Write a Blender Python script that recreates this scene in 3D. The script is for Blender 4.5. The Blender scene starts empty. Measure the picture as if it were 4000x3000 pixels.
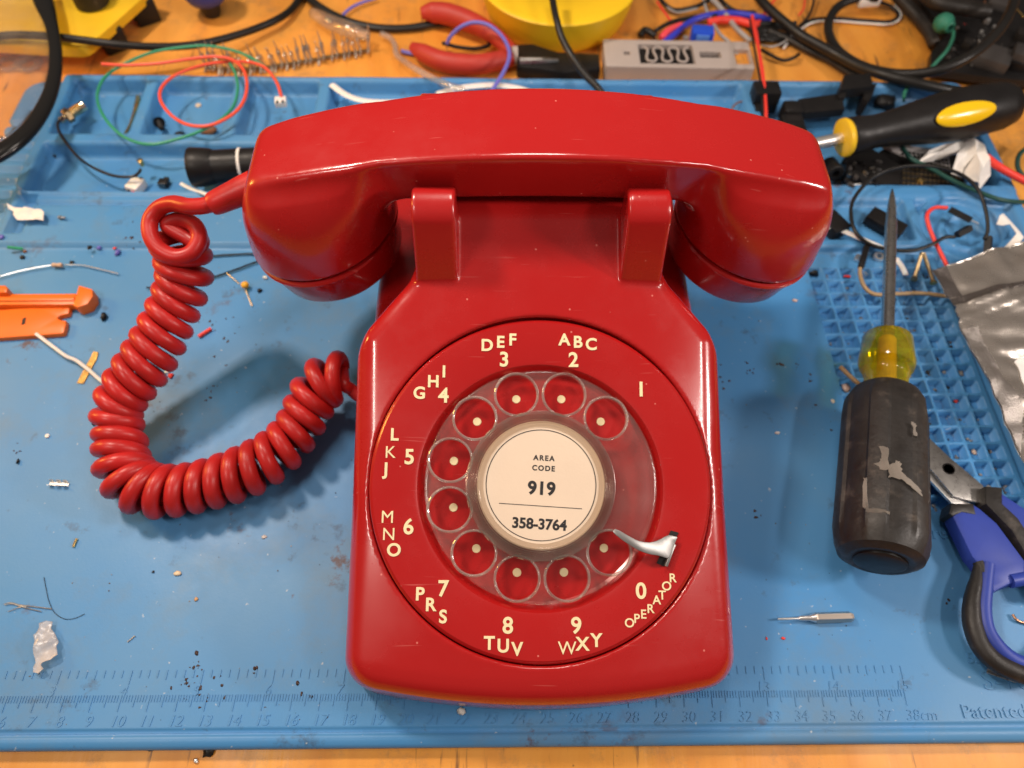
import bpy, bmesh, math, random
import numpy as np
from mathutils import Vector, Matrix
random.seed(7)
S = 0.01                      # everything below is written in centimetres
sc = bpy.context.scene
COL = sc.collection

# ------------------------------------------------------------------ camera
F = 2850.0
CC = np.array([-0.65326524, -3.73706934, 28.10748959])
RX, RZ, RR = 0.53251944, -0.03767295, 0.03320967
RM = Matrix.Rotation(RZ, 3, 'Z') @ Matrix.Rotation(RX, 3, 'X') @ Matrix.Rotation(RR, 3, 'Z')
RMn = np.array(RM)
cd = bpy.data.cameras.new('camera'); cam = bpy.data.objects.new('camera', cd); COL.objects.link(cam)
M4 = RM.to_4x4(); M4.translation = Vector(CC * S); cam.matrix_world = M4
cd.sensor_width = 36; cd.lens = F / 4000 * 36; cd.clip_start = 0.005; cd.clip_end = 50
cd.dof.use_dof = True; cd.dof.focus_distance = 0.236; cd.dof.aperture_fstop = 11.0
sc.camera = cam

# ------------------------------------------------------------------ world and lamps
w = bpy.data.worlds.new('World'); sc.world = w; w.use_nodes = True
bgn = w.node_tree.nodes['Background']; bgn.inputs[1].default_value = 1.0
_n = w.node_tree.nodes; _l = w.node_tree.links
_tc = _n.new('ShaderNodeTexCoord'); _sx = _n.new('ShaderNodeSeparateXYZ'); _l.new(_tc.outputs['Generated'], _sx.inputs[0])
_cr = _n.new('ShaderNodeValToRGB'); _l.new(_sx.outputs[2], _cr.inputs[0]); _l.new(_cr.outputs[0], bgn.inputs[0])   # dim room, paler ceiling
_cr.color_ramp.elements[0].position = 0.0; _cr.color_ramp.elements[0].color = (.05, .040, .032, 1)
_cr.color_ramp.elements[1].position = 0.75; _cr.color_ramp.elements[1].color = (.15, .13, .118, 1)

def area(name, loc, aim, size, power, col, sy=None):
    l = bpy.data.lights.new(name, 'AREA'); l.energy = power; l.color = col
    l.size = size * S
    if sy: l.shape = 'RECTANGLE'; l.size_y = sy * S
    o = bpy.data.objects.new(name, l); COL.objects.link(o)
    o.location = Vector(loc) * S
    o.rotation_euler = (Vector(aim) - Vector(loc)).to_track_quat('-Z', 'Y').to_euler()
    return o
area('left_lamp', (-36, 34, 62), (0, 8, 0), 8, 3.0, (1.0, 0.84, 0.70))
area('left_side_lamp', (-38, -9.3, 58.5), (-4, 7, 5), 17, 1.05, (1.0, 0.90, 0.80), 4)
area('right_side_lamp', (39.6, -9.3, 58.5), (6, 7, 5), 17, .95, (1.0, 0.90, 0.82), 4)
area('right_lamp', (54, 1, 34), (0, 8, 0), 6, 1.5, (1.0, 0.89, 0.82))
_b = area('neck_fill_light', (2, 27, 50), (1, 21, 0), 9, .22, (1.0, 0.88, 0.78)); _b.data.spread = math.radians(90)  # added fill aimed behind the neck, so brightness falls off towards the front
area('amber_lamp', (-55, 26, 22), (-4, 12, 4), 9, 1.0, (1.0, 0.50, 0.10))

sc.view_settings.view_transform = 'Standard'; sc.view_settings.look = 'None'
sc.view_settings.exposure = 0.08; sc.view_settings.gamma = 1.0
sc.view_settings.use_curve_mapping = False

# ------------------------------------------------------------------ helpers
def un(px, py, z):
    d = RMn @ np.array([(px - 2000) / F, -(py - 1500) / F, -1.0])
    t = (z - CC[2]) / d[2]
    p = CC + t * d
    return (float(p[0]), float(p[1]), float(p[2]))

def unp(px, py, n, c):       # point on a general plane n.x = c
    d = RMn @ np.array([(px - 2000) / F, -(py - 1500) / F, -1.0])
    t = (c - CC @ n) / (d @ n)
    return CC + t * d

class MB:
    def __init__(s): s.v = []; s.f = []
    def add(s, v, f):
        o = len(s.v); s.v += [tuple(p) for p in v]; s.f += [tuple(i + o for i in q) for q in f]
        return s
    def box(s, c, d, rz=0, bev=0, rx=0, ry=0, seg=2):
        bm = bmesh.new(); bmesh.ops.create_cube(bm, size=1)
        bmesh.ops.scale(bm, vec=d, verts=bm.verts)
        if bev: bmesh.ops.bevel(bm, geom=bm.edges[:], offset=bev, segments=seg, affect='EDGES', profile=0.5)
        m = Matrix.Translation(c) @ Matrix.Rotation(rz, 4, 'Z') @ Matrix.Rotation(ry, 4, 'Y') @ Matrix.Rotation(rx, 4, 'X')
        bmesh.ops.transform(bm, matrix=m, verts=bm.verts)
        s.bm(bm); return s
    def bm(s, bm):
        bm.verts.index_update()
        s.add([v.co[:] for v in bm.verts], [[v.index for v in f.verts] for f in bm.faces]); bm.free()
    def prism(s, pts, z0, z1, bev=0):
        bm = bmesh.new()
        vs = [bm.verts.new((p[0], p[1], z0)) for p in pts]
        f = bm.faces.new(vs)
        if f.normal.z > 0: pass
        r = bmesh.ops.extrude_face_region(bm, geom=[f])
        for e in r['geom']:
            if isinstance(e, bmesh.types.BMVert): e.co.z = z1
        bmesh.ops.recalc_face_normals(bm, faces=bm.faces)
        if bev:
            top = [e for e in bm.edges if all(abs(v.co.z - z1) < 1e-6 for v in e.verts)]
            bmesh.ops.bevel(bm, geom=top, offset=bev, segments=2, affect='EDGES', profile=0.5)
        bmesh.ops.triangulate(bm, faces=[q for q in bm.faces if len(q.verts) > 4])
        s.bm(bm); return s
    def lathe(s, prof, mat=None, n=48, closed=False):
        """prof: list of (r, h); axis local z"""
        v = []; f = []
        for r, h in prof:
            for k in range(n):
                a = 2 * math.pi * k / n; v.append((r * math.cos(a), r * math.sin(a), h))
        m = len(prof)
        for i in range(m - 1 + (1 if closed else 0)):
            j = (i + 1) % m
            for k in range(n):
                k2 = (k + 1) % n
                f.append((i * n + k, i * n + k2, j * n + k2, j * n + k))
        if not closed:
            if prof[0][0] > 1e-4: f.append(tuple(range(n))[::-1])
            if prof[-1][0] > 1e-4: f.append(tuple(range((m - 1) * n, m * n)))
        if mat is not None: v = [(mat @ Vector(p))[:] for p in v]
        return s.add(v, f)
    def tube(s, path, r, n=10, smooth=6, cap=True, flat=1.0):
        P = catmull(path, smooth) if smooth > 1 else [Vector(p) for p in path]
        m = len(P)
        if callable(r): R = [r(i / (m - 1)) for i in range(m)]
        elif isinstance(r, (list, tuple)): R = list(np.interp(np.linspace(0, 1, m), np.linspace(0, 1, len(r)), r))
        else: R = [r] * m
        v = []; f = []
        t0 = (P[1] - P[0]).normalized()
        up = Vector((0, 0, 1)) if abs(t0.z) < 0.9 else Vector((1, 0, 0))
        nrm = (up - t0 * up.dot(t0)).normalized()
        for i in range(m):
            t = (P[min(i + 1, m - 1)] - P[max(i - 1, 0)]).normalized()
            nrm = (nrm - t * nrm.dot(t)).normalized()
            b = t.cross(nrm)
            for k in range(n):
                a = 2 * math.pi * k / n
                v.append((P[i] + (nrm * math.cos(a) * flat + b * math.sin(a)) * R[i])[:])
        for i in range(m - 1):
            for k in range(n):
                k2 = (k + 1) % n
                f.append((i * n + k, i * n + k2, (i + 1) * n + k2, (i + 1) * n + k))
        if cap: f.append(tuple(range(n))[::-1]); f.append(tuple(range((m - 1) * n, m * n)))
        return s.add(v, f)
    def blob(s, c, r, sub=2, amp=0.3, sc_=(1, 1, 1), seed=0):
        bm = bmesh.new(); bmesh.ops.create_icosphere(bm, subdivisions=sub, radius=1)
        rr = random.Random(seed)
        for v in bm.verts:
            v.co *= 1 + rr.uniform(-amp, amp)
            v.co = Vector((c[0] + v.co.x * r * sc_[0], c[1] + v.co.y * r * sc_[1], c[2] + v.co.z * r * sc_[2]))
        s.bm(bm); return s
    def text(s, body, size, mat, off=0.0, ext=0.01, shear=0, space=1.0, align='CENTER'):
        cu = bpy.data.curves.new('t', 'FONT'); cu.body = body; cu.size = size; cu.align_x = align; cu.align_y = 'CENTER'
        cu.offset = off; cu.extrude = ext; cu.shear = shear; cu.space_character = space; cu.resolution_u = 6
        o = bpy.data.objects.new('t', cu); COL.objects.link(o)
        bpy.context.view_layer.update()
        me = bpy.data.meshes.new_from_object(o)
        s.add([(mat @ v.co)[:] for v in me.vertices], [tuple(p.vertices) for p in me.polygons])
        bpy.data.objects.remove(o); bpy.data.curves.remove(cu); bpy.data.meshes.remove(me)
        return s

def catmull(pts, k=6):
    P = [Vector(p) for p in pts]
    if len(P) < 3: return [P[0].lerp(P[-1], i / k) for i in range(k + 1)]
    Q = [P[0] * 2 - P[1]] + P + [P[-1] * 2 - P[-2]]; out = []
    for i in range(1, len(Q) - 2):
        a, b, c, d = Q[i - 1], Q[i], Q[i + 1], Q[i + 2]
        for j in range(k):
            t = j / k
            out.append(0.5 * ((2 * b) + (c - a) * t + (2 * a - 5 * b + 4 * c - d) * t * t + (3 * b - a - 3 * c + d) * t ** 3))
    out.append(P[-1]); return out

def path(*pts):              # (px, py, z) triples
    return [un(*p) for p in pts]

def link(name, mb, m, parent=None, loc=None, sharp=38):
    me = bpy.data.meshes.new(name)
    L = Vector(parent['_loc']) if parent is not None else (Vector(loc) if loc is not None else None)
    if L is None:
        a = np.array(mb.v); L = Vector((a[:, 0].mean(), a[:, 1].mean(), a[:, 2].min()))
    a = (np.array(mb.v, dtype=float) - np.array(L)) * S
    me.from_pydata(a.tolist(), [], mb.f); me.validate(); me.update()
    me.polygons.foreach_set('use_smooth', [True] * len(me.polygons))
    if sharp: me.set_sharp_from_angle(angle=math.radians(sharp))
    if isinstance(m, (list, tuple)):
        for q in m: me.materials.append(q)
    else: me.materials.append(m)
    o = bpy.data.objects.new(name, me); COL.objects.link(o)
    if parent is not None: o.parent = parent; o['_loc'] = parent['_loc']
    else: o.location = L * S; o['_loc'] = L[:]
    return o

def tag(o, label, cat, group=None):
    o['label'] = label; o['category'] = cat
    if group: o['group'] = group
    return o
def thing(name, label, cat, loc, group=None):
    o = bpy.data.objects.new(name, None); o.empty_display_size = 0.005; COL.objects.link(o)
    o.location = Vector(loc) * S; o['_loc'] = tuple(loc)
    return tag(o, label, cat, group)
def solo(name, mb, m, label, cat, group=None, sharp=38):
    return tag(link(name, mb, m, sharp=sharp), label, cat, group)

def axis_mat(p0, p1, roll=0):
    """matrix whose +z runs from p0 to p1"""
    a, b_ = Vector(p0), Vector(p1); d = (b_ - a).normalized()
    q = d.to_track_quat('Z', 'Y'); return Matrix.Translation(a) @ q.to_matrix().to_4x4() @ Matrix.Rotation(roll, 4, 'Z')
def sst(x, a, b):
    t = np.clip((x - a) / (b - a), 0, 1); return t * t * (3 - 2 * t)
# ---- signed distance surfaces (surface nets with projection onto the surface)
def rmax(a, b, r): return np.minimum(np.maximum(a, b), -r) + np.hypot(np.maximum(a + r, 0), np.maximum(b + r, 0))
def rmin(a, b, r): return -rmax(-a, -b, r)
def smin(a, b, k):
    h = np.maximum(k - np.abs(a - b), 0) / k
    return np.minimum(a, b) - h * h * k * 0.25
def snet(fn, lo, hi, h):
    ax = [np.arange(lo[i], hi[i] + h, h) for i in range(3)]
    nx, ny, nz = map(len, ax)
    V = np.empty((nx, ny, nz))
    for i in range(0, nx, 16):
        g = np.meshgrid(ax[0][i:i + 16], ax[1], ax[2], indexing='ij')
        V[i:i + 16] = fn(g[0], g[1], g[2])
    I = V < 0
    cnt = np.zeros((nx - 1, ny - 1, nz - 1), int)
    for a in (0, 1):
        for b in (0, 1):
            for c in (0, 1): cnt += I[a:nx - 1 + a, b:ny - 1 + b, c:nz - 1 + c]
    act = (cnt > 0) & (cnt < 8)
    idx = -np.ones(act.shape, int); cells = np.argwhere(act); idx[act] = np.arange(len(cells))
    acc = np.zeros((len(cells), 3)); num = np.zeros(len(cells))
    ci, cj, ck = cells.T
    for axis in range(3):
        for a in (0, 1):
            for b in (0, 1):
                o0 = [0, 0, 0]; others = [q for q in range(3) if q != axis]
                o0[others[0]] = a; o0[others[1]] = b; o1 = list(o0); o1[axis] = 1
                v0 = V[ci + o0[0], cj + o0[1], ck + o0[2]]; v1 = V[ci + o1[0], cj + o1[1], ck + o1[2]]
                m = (v0 < 0) != (v1 < 0)
                t = np.where(m, v0 / np.where(m, v0 - v1, 1), 0)
                p = np.zeros((len(cells), 3)) + o0; p[:, axis] += t
                acc[m] += p[m]; num[m] += 1
    P = (cells + acc / num[:, None]) * h + np.array(lo)
    e = 1e-3
    for it in range(4):
        f0 = fn(P[:, 0], P[:, 1], P[:, 2])
        G = np.stack([(fn(P[:, 0] + e * (q == 0), P[:, 1] + e * (q == 1), P[:, 2] + e * (q == 2)) - f0) / e for q in range(3)], 1)
        g2 = np.maximum((G * G).sum(1), 0.05)
        st = -(f0 / g2)[:, None] * G
        l = np.linalg.norm(st, axis=1, keepdims=True); st *= np.minimum(1, 0.5 * h / np.maximum(l, 1e-9))
        P = P + st
    faces = []
    for axis in range(3):
        sl0 = [slice(None)] * 3; sl1 = [slice(None)] * 3
        sl0[axis] = slice(0, -1); sl1[axis] = slice(1, None)
        A = I[tuple(sl0)]; B = I[tuple(sl1)]
        others = [q for q in range(3) if q != axis]
        ed = np.argwhere(A != B)
        ok = (ed[:, others[0]] > 0) & (ed[:, others[1]] > 0) & (ed[:, others[0]] < V.shape[others[0]] - 1) & (ed[:, others[1]] < V.shape[others[1]] - 1)
        ed = ed[ok]; ins = A[tuple(ed.T)]
        q = []
        for a, b in ((-1, -1), (0, -1), (0, 0), (-1, 0)):
            c = ed.copy(); c[:, others[0]] += a; c[:, others[1]] += b; q.append(idx[tuple(c.T)])
        q = np.stack(q, 1)
        flip = ~ins if axis != 1 else ins
        q[flip] = q[flip][:, ::-1]
        faces.append(q)
    m = MB(); m.v = [tuple(p) for p in P.tolist()]; m.f = [tuple(q) for q in np.concatenate(faces).tolist()]
    return m

# ------------------------------------------------------------------ materials
def mat(name, col, rough=0.5, metal=0.0, spec=0.5, coat=0.0, var=0.0, vscale=60, bump=0.0, bscale=300, rvar=0.0, col2=None, c2scale=30, c2lo=.55, c2hi=.7, sss=0.0, trans=0.0, ior=1.45):
    m = bpy.data.materials.new(name); m.use_nodes = True; nt = m.node_tree; N = nt.nodes; L = nt.links
    b = N['Principled BSDF']
    b.inputs['Base Color'].default_value = (*col, 1); b.inputs['Roughness'].default_value = rough
    b.inputs['Metallic'].default_value = metal; b.inputs['Specular IOR Level'].default_value = spec
    b.inputs['Coat Weight'].default_value = coat; b.inputs['Coat Roughness'].default_value = 0.09
    b.inputs['Transmission Weight'].default_value = trans; b.inputs['IOR'].default_value = ior
    if sss: b.inputs['Subsurface Weight'].default_value = sss; b.inputs['Subsurface Scale'].default_value = 0.002
    tc = N.new('ShaderNodeTexCoord')
    def noise(scale, det=4, ro=.6):
        n = N.new('ShaderNodeTexNoise'); n.inputs['Scale'].default_value = scale; n.inputs['Detail'].default_value = det; n.inputs['Roughness'].default_value = ro
        L.new(tc.outputs['Object'], n.inputs['Vector']); return n.outputs['Fac']
    def rng(x, a, b_, c, d):
        n = N.new('ShaderNodeMapRange'); L.new(x, n.inputs[0])
        for i, q in enumerate((a, b_, c, d)): n.inputs[i + 1].default_value = q
        return n.outputs[0]
    cs = None
    if col2 is not None:
        mx = N.new('ShaderNodeMix'); mx.data_type = 'RGBA'
        L.new(rng(noise(c2scale, 6, .7), c2lo, c2hi, 0, 1), mx.inputs[0])
        mx.inputs[6].default_value = (*col, 1); mx.inputs[7].default_value = (*col2, 1); cs = mx.outputs[2]
    if var:
        h = N.new('ShaderNodeHueSaturation'); h.inputs['Color'].default_value = (*col, 1)
        if cs: L.new(cs, h.inputs['Color'])
        L.new(rng(noise(vscale, 5), .25, .75, 1 - var, 1 + var), h.inputs['Value']); cs = h.outputs[0]
    if cs: L.new(cs, b.inputs['Base Color'])
    if rvar: L.new(rng(noise(vscale * 1.7, 6, .7), .3, .75, max(0, rough - rvar), min(1, rough + rvar)), b.inputs['Roughness'])
    if bump:
        bp = N.new('ShaderNodeBump'); bp.inputs['Strength'].default_value = bump; bp.inputs['Distance'].default_value = 0.0004
        L.new(noise(bscale, 4), bp.inputs['Height']); L.new(bp.outputs[0], b.inputs['Normal'])
    m['_x'] = 0
    return m

def red_plastic():
    m = mat('red_plastic', (0.41, 0.010, 0.010), 0.3, spec=0.5, coat=0.55)
    nt = m.node_tree; N = nt.nodes; L = nt.links; b = N['Principled BSDF']; tc = N['Texture Coordinate']
    # dull scuffed patches, fine hairline scratches
    n1 = N.new('ShaderNodeTexNoise'); n1.inputs['Scale'].default_value = 22; n1.inputs['Detail'].default_value = 8; n1.inputs['Roughness'].default_value = .65
    L.new(tc.outputs['Object'], n1.inputs['Vector'])
    r1 = N.new('ShaderNodeMapRange'); r1.inputs[1].default_value = .42; r1.inputs[2].default_value = .72; r1.inputs[3].default_value = .20; r1.inputs[4].default_value = .42
    L.new(n1.outputs['Fac'], r1.inputs[0])
    cr_ = N.new('ShaderNodeMapRange'); cr_.inputs[1].default_value = .40; cr_.inputs[2].default_value = .70; cr_.inputs[3].default_value = .05; cr_.inputs[4].default_value = .22; L.new(n1.outputs['Fac'], cr_.inputs[0]); L.new(cr_.outputs[0], b.inputs['Coat Roughness'])
    masks = []
    for k, (rot, sc3) in enumerate((((.3, .5, .7), (30, 900, 200)), ((.9, .1, 2.1), (40, 1200, 260)))):
        mp = N.new('ShaderNodeMapping'); mp.inputs['Rotation'].default_value = rot; mp.inputs['Scale'].default_value = sc3
        L.new(tc.outputs['Object'], mp.inputs['Vector'])
        n = N.new('ShaderNodeTexNoise'); n.inputs['Scale'].default_value = 1.0; n.inputs['Detail'].default_value = 2
        L.new(mp.outputs[0], n.inputs['Vector'])
        r = N.new('ShaderNodeMapRange'); r.inputs[1].default_value = .72; r.inputs[2].default_value = .84
        L.new(n.outputs['Fac'], r.inputs[0]); masks.append(r.outputs[0])
    ad = N.new('ShaderNodeMath'); ad.operation = 'ADD'; ad.use_clamp = True; L.new(masks[0], ad.inputs[0]); L.new(masks[1], ad.inputs[1])
    # dust specks
    v = N.new('ShaderNodeTexVoronoi'); v.inputs['Scale'].default_value = 130; L.new(tc.outputs['Object'], v.inputs['Vector'])
    rs = N.new('ShaderNodeMapRange'); rs.inputs[1].default_value = .055; rs.inputs[2].default_value = .03; L.new(v.outputs['Distance'], rs.inputs[0])
    mul = N.new('ShaderNodeMath'); mul.operation = 'MULTIPLY'; mul.inputs[1].default_value = .35; L.new(ad.outputs[0], mul.inputs[0])
    mx0 = N.new('ShaderNodeMath'); mx0.operation = 'MAXIMUM'; L.new(mul.outputs[0], mx0.inputs[0])
    ms = N.new('ShaderNodeMath'); ms.operation = 'MULTIPLY'; ms.inputs[1].default_value = .8; L.new(rs.outputs[0], ms.inputs[0]); L.new(ms.outputs[0], mx0.inputs[1])
    mx = N.new('ShaderNodeMix'); mx.data_type = 'RGBA'; L.new(mx0.outputs[0], mx.inputs[0])
    mx.inputs[6].default_value = (0.41, 0.010, 0.010, 1); mx.inputs[7].default_value = (.75, .22, .18, 1)
    L.new(mx.outputs[2], b.inputs['Base Color'])
    ra = N.new('ShaderNodeMath'); ra.operation = 'ADD'; L.new(r1.outputs[0], ra.inputs[0]); L.new(mul.outputs[0], ra.inputs[1])
    L.new(ra.outputs[0], b.inputs['Roughness'])
    bp = N.new('ShaderNodeBump'); bp.inputs['Strength'].default_value = .05; bp.inputs['Distance'].default_value = .0003
    n2 = N.new('ShaderNodeTexNoise'); n2.inputs['Scale'].default_value = 120; L.new(tc.outputs['Object'], n2.inputs['Vector'])
    L.new(n2.outputs['Fac'], bp.inputs['Height']); L.new(bp.outputs[0], b.inputs['Normal'])
    return m
RED = red_plastic()
CORD = mat('red_vinyl', (0.46, 0.016, 0.015), 0.38, var=.2, bump=.08, rvar=.08, vscale=80)
DARK = mat('black_gap', (0.008, 0.006, 0.006), 0.6)
CREAM = mat('cream_print', (0.86, 0.74, 0.44), 0.45, var=.06)
PAPER = mat('card_paper', (0.75, 0.60, 0.46), 0.75, var=.05, vscale=30, bump=.15, bscale=900)
INK = mat('black_ink', (0.02, 0.018, 0.02), 0.6)
STEEL = mat('brushed_steel', (0.52, 0.50, 0.47), 0.30, metal=1, rvar=.06, vscale=200)
CHROME = mat('bright_metal', (0.80, 0.78, 0.75), 0.30, metal=.85)
GOLD = mat('gold_metal', (0.80, 0.55, 0.22), 0.25, metal=1, var=.2, vscale=400)
BRASSD = mat('dull_brass', (0.42, 0.32, 0.18), 0.4, metal=1, var=.3, vscale=400)
BLACKP = mat('black_plastic', (0.011, 0.010, 0.010), 0.42, spec=.35, var=.3, bump=.15, rvar=.1)
BLACKC = mat('black_cable', (0.013, 0.012, 0.011), 0.40, spec=.4, var=.3, vscale=40, bump=.1, rvar=.12)
BLACKR = mat('worn_black_rubber', (0.020, 0.017, 0.015), 0.5, var=.4, vscale=90, bump=.35, bscale=500, rvar=.15, col2=(.10, .08, .065), c2scale=110, c2lo=.56, c2hi=.82)
WHITEP = mat('white_plastic', (0.80, 0.76, 0.72), 0.4, var=.05, sss=.2)
WHITEPAP = mat('white_paper', (0.80, 0.77, 0.73), 0.75, var=.08, vscale=60, bump=.3)
ORANGE = mat('orange_plastic', (0.85, 0.17, 0.015), 0.38, var=.08, bump=.1)
YELLOW = mat('yellow_plastic', (0.85, 0.52, 0.02), 0.4, var=.06)
YELLOWS = mat('yellow_shiny', (0.88, 0.55, 0.01), 0.2)
GREYP = mat('grey_printed', (0.42, 0.36, 0.33), 0.55, var=.06, bump=.4, bscale=1500)
REDR = mat('red_rubber_grip', (0.45, 0.035, 0.022), 0.5, var=.1, bump=.2)
REDW = mat('red_wire', (0.80, 0.05, 0.035), 0.4)
GREENW = mat('green_wire', (0.03, 0.25, 0.13), 0.4)
DGREENW = mat('dark_green_wire', (0.015, 0.07, 0.055), 0.4)
PURPW = mat('violet_wire', (0.16, 0.15, 0.55), 0.4)
BLUEP = mat('deep_blue_plastic', (0.028, 0.055, 0.33), 0.45, var=.12)
BLUEB = mat('blue_connector_plastic', (0.02, 0.08, 0.60), 0.35)
TANW = mat('tan_wire', (0.42, 0.28, 0.14), 0.45)
GREYW = mat('grey_wire', (0.35, 0.33, 0.32), 0.45)
TEAL = mat('green_rubber', (0.03, 0.20, 0.13), 0.55, var=.3, bump=.3)
BROWNB = mat('brown_part', (0.25, 0.10, 0.04), 0.5)
COPPER = mat('copper_metal', (0.75, 0.38, 0.22), 0.3, metal=1)
GREYB = mat('dark_grey_plastic', (0.055, 0.05, 0.048), 0.5, var=.2, bump=.3)

def clear_plastic(name, tint, gl=.07, rough=.06, base=.04, haze=0.0, hz=(.8, .75, .7)):
    m = bpy.data.materials.new(name); m.use_nodes = True; nt = m.node_tree; N = nt.nodes; L = nt.links
    N.remove(N['Principled BSDF']); out = N['Material Output']
    tr = N.new('ShaderNodeBsdfTransparent'); tr.inputs[0].default_value = (*tint, 1)
    gs = N.new('ShaderNodeBsdfGlossy'); gs.inputs['Roughness'].default_value = rough
    lw = N.new('ShaderNodeLayerWeight'); lw.inputs[0].default_value = .5
    fr = N.new('ShaderNodeMath'); fr.operation = 'POWER'; fr.inputs[1].default_value = 4.0; L.new(lw.outputs['Facing'], fr.inputs[0])
    ad = N.new('ShaderNodeMath'); ad.operation = 'ADD'; ad.inputs[1].default_value = base; ad.use_clamp = True; L.new(fr.outputs[0], ad.inputs[0])
    mx = N.new('ShaderNodeMixShader'); L.new(ad.outputs[0], mx.inputs[0]); L.new(tr.outputs[0], mx.inputs[1]); L.new(gs.outputs[0], mx.inputs[2])
    last = mx
    if haze:
        df = N.new('ShaderNodeBsdfDiffuse'); df.inputs[0].default_value = (*hz, 1)
        tc = N.new('ShaderNodeTexCoord'); n = N.new('ShaderNodeTexNoise'); n.inputs['Scale'].default_value = 70; n.inputs['Detail'].default_value = 7
        L.new(tc.outputs['Object'], n.inputs[0])
        r = N.new('ShaderNodeMapRange'); r.inputs[1].default_value = .3; r.inputs[2].default_value = .75; r.inputs[3].default_value = haze * .4; r.inputs[4].default_value = haze * 1.6
        L.new(n.outputs['Fac'], r.inputs[0])
        m2 = N.new('ShaderNodeMixShader'); L.new(r.outputs[0], m2.inputs[0]); L.new(mx.outputs[0], m2.inputs[1]); L.new(df.outputs[0], m2.inputs[2]); last = m2
    L.new(last.outputs[0], out.inputs[0])
    return m
CLEAR = clear_plastic('clear_plastic_wheel', (.93, .86, .84), haze=.035, base=.05, rough=.16)
CLEARRIM = clear_plastic('clear_plastic_rim', (.93, .90, .86), haze=.16, base=.18, rough=.1)
CLEARP = clear_plastic('clear_film', (.93, .93, .93), haze=.10, base=.10, rough=.12)
FROST = clear_plastic('frosted_film', (.9, .9, .9), haze=.36, base=.05, rough=.3, hz=(.85, .78, .74))
LENS = clear_plastic('lens_plastic', (.95, .95, .96), haze=.04, base=.05, rough=.04)
YCLEAR = clear_plastic('yellow_clear_plastic', (.90, .74, .04), haze=.20, base=.10, rough=.1, hz=(.75, .60, .03))

def mat_blue():
    m = mat('blue_silicone', (0.055, 0.245, 0.54), 0.48, spec=.5)
    nt = m.node_tree; N = nt.nodes; L = nt.links; b = N['Principled BSDF']; tc = N['Texture Coordinate']
    def noise(s, d, ro=.6, v=None):
        n = N.new('ShaderNodeTexNoise'); n.inputs['Scale'].default_value = s; n.inputs['Detail'].default_value = d; n.inputs['Roughness'].default_value = ro
        L.new(v or tc.outputs['Object'], n.inputs['Vector']); return n.outputs['Fac']
    def rng(x, a, b_, c, d):
        n = N.new('ShaderNodeMapRange'); L.new(x, n.inputs[0])
        for i, q in enumerate((a, b_, c, d)): n.inputs[i + 1].default_value = q
        return n.outputs[0]
    def mix(fac, a, bcol):
        mx = N.new('ShaderNodeMix'); mx.data_type = 'RGBA'; L.new(fac, mx.inputs[0])
        if isinstance(a, tuple): mx.inputs[6].default_value = (*a, 1)
        else: L.new(a, mx.inputs[6])
        mx.inputs[7].default_value = (*bcol, 1); return mx.outputs[2]
    def mult(a, bb):
        n = N.new('ShaderNodeMath'); n.operation = 'MULTIPLY'; L.new(a, n.inputs[0])
        if isinstance(bb, float): n.inputs[1].default_value = bb
        else: L.new(bb, n.inputs[1])
        return n.outputs[0]
    c = mix(rng(noise(9, 5), .35, .7, 0, .5), (0.055, 0.245, 0.54), (0.14, 0.29, 0.44))      # dusty film
    c = mix(mult(rng(noise(14, 8, .7), .52, .72, 0, 1), .5), c, (0.16, 0.20, 0.20))                 # grimy patches
    c = mix(mult(rng(noise(60, 6, .7), .61, .70, 0, 1), .55), c, (0.05, 0.06, 0.08))                 # dark specks
    c = mix(mult(mult(rng(noise(38, 6, .7), .62, .68, 0, 1), rng(noise(11, 2), .48, .6, 0, 1)), .85), c, (0.10, 0.045, 0.03))  # burnt flux
    c = mix(mult(rng(noise(420, 2, .5), .72, .78, 0, 1), .6), c, (0.55, 0.60, 0.62))                  # lint
    L.new(c, b.inputs['Base Color'])
    L.new(rng(noise(30, 6, .7), .3, .7, .36, .52), b.inputs['Roughness'])
    bp = N.new('ShaderNodeBump'); bp.inputs['Strength'].default_value = .12; bp.inputs['Distance'].default_value = .0003
    L.new(noise(900, 3), bp.inputs['Height']); L.new(bp.outputs[0], b.inputs['Normal'])
    return m
BLUE = mat_blue()

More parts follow.
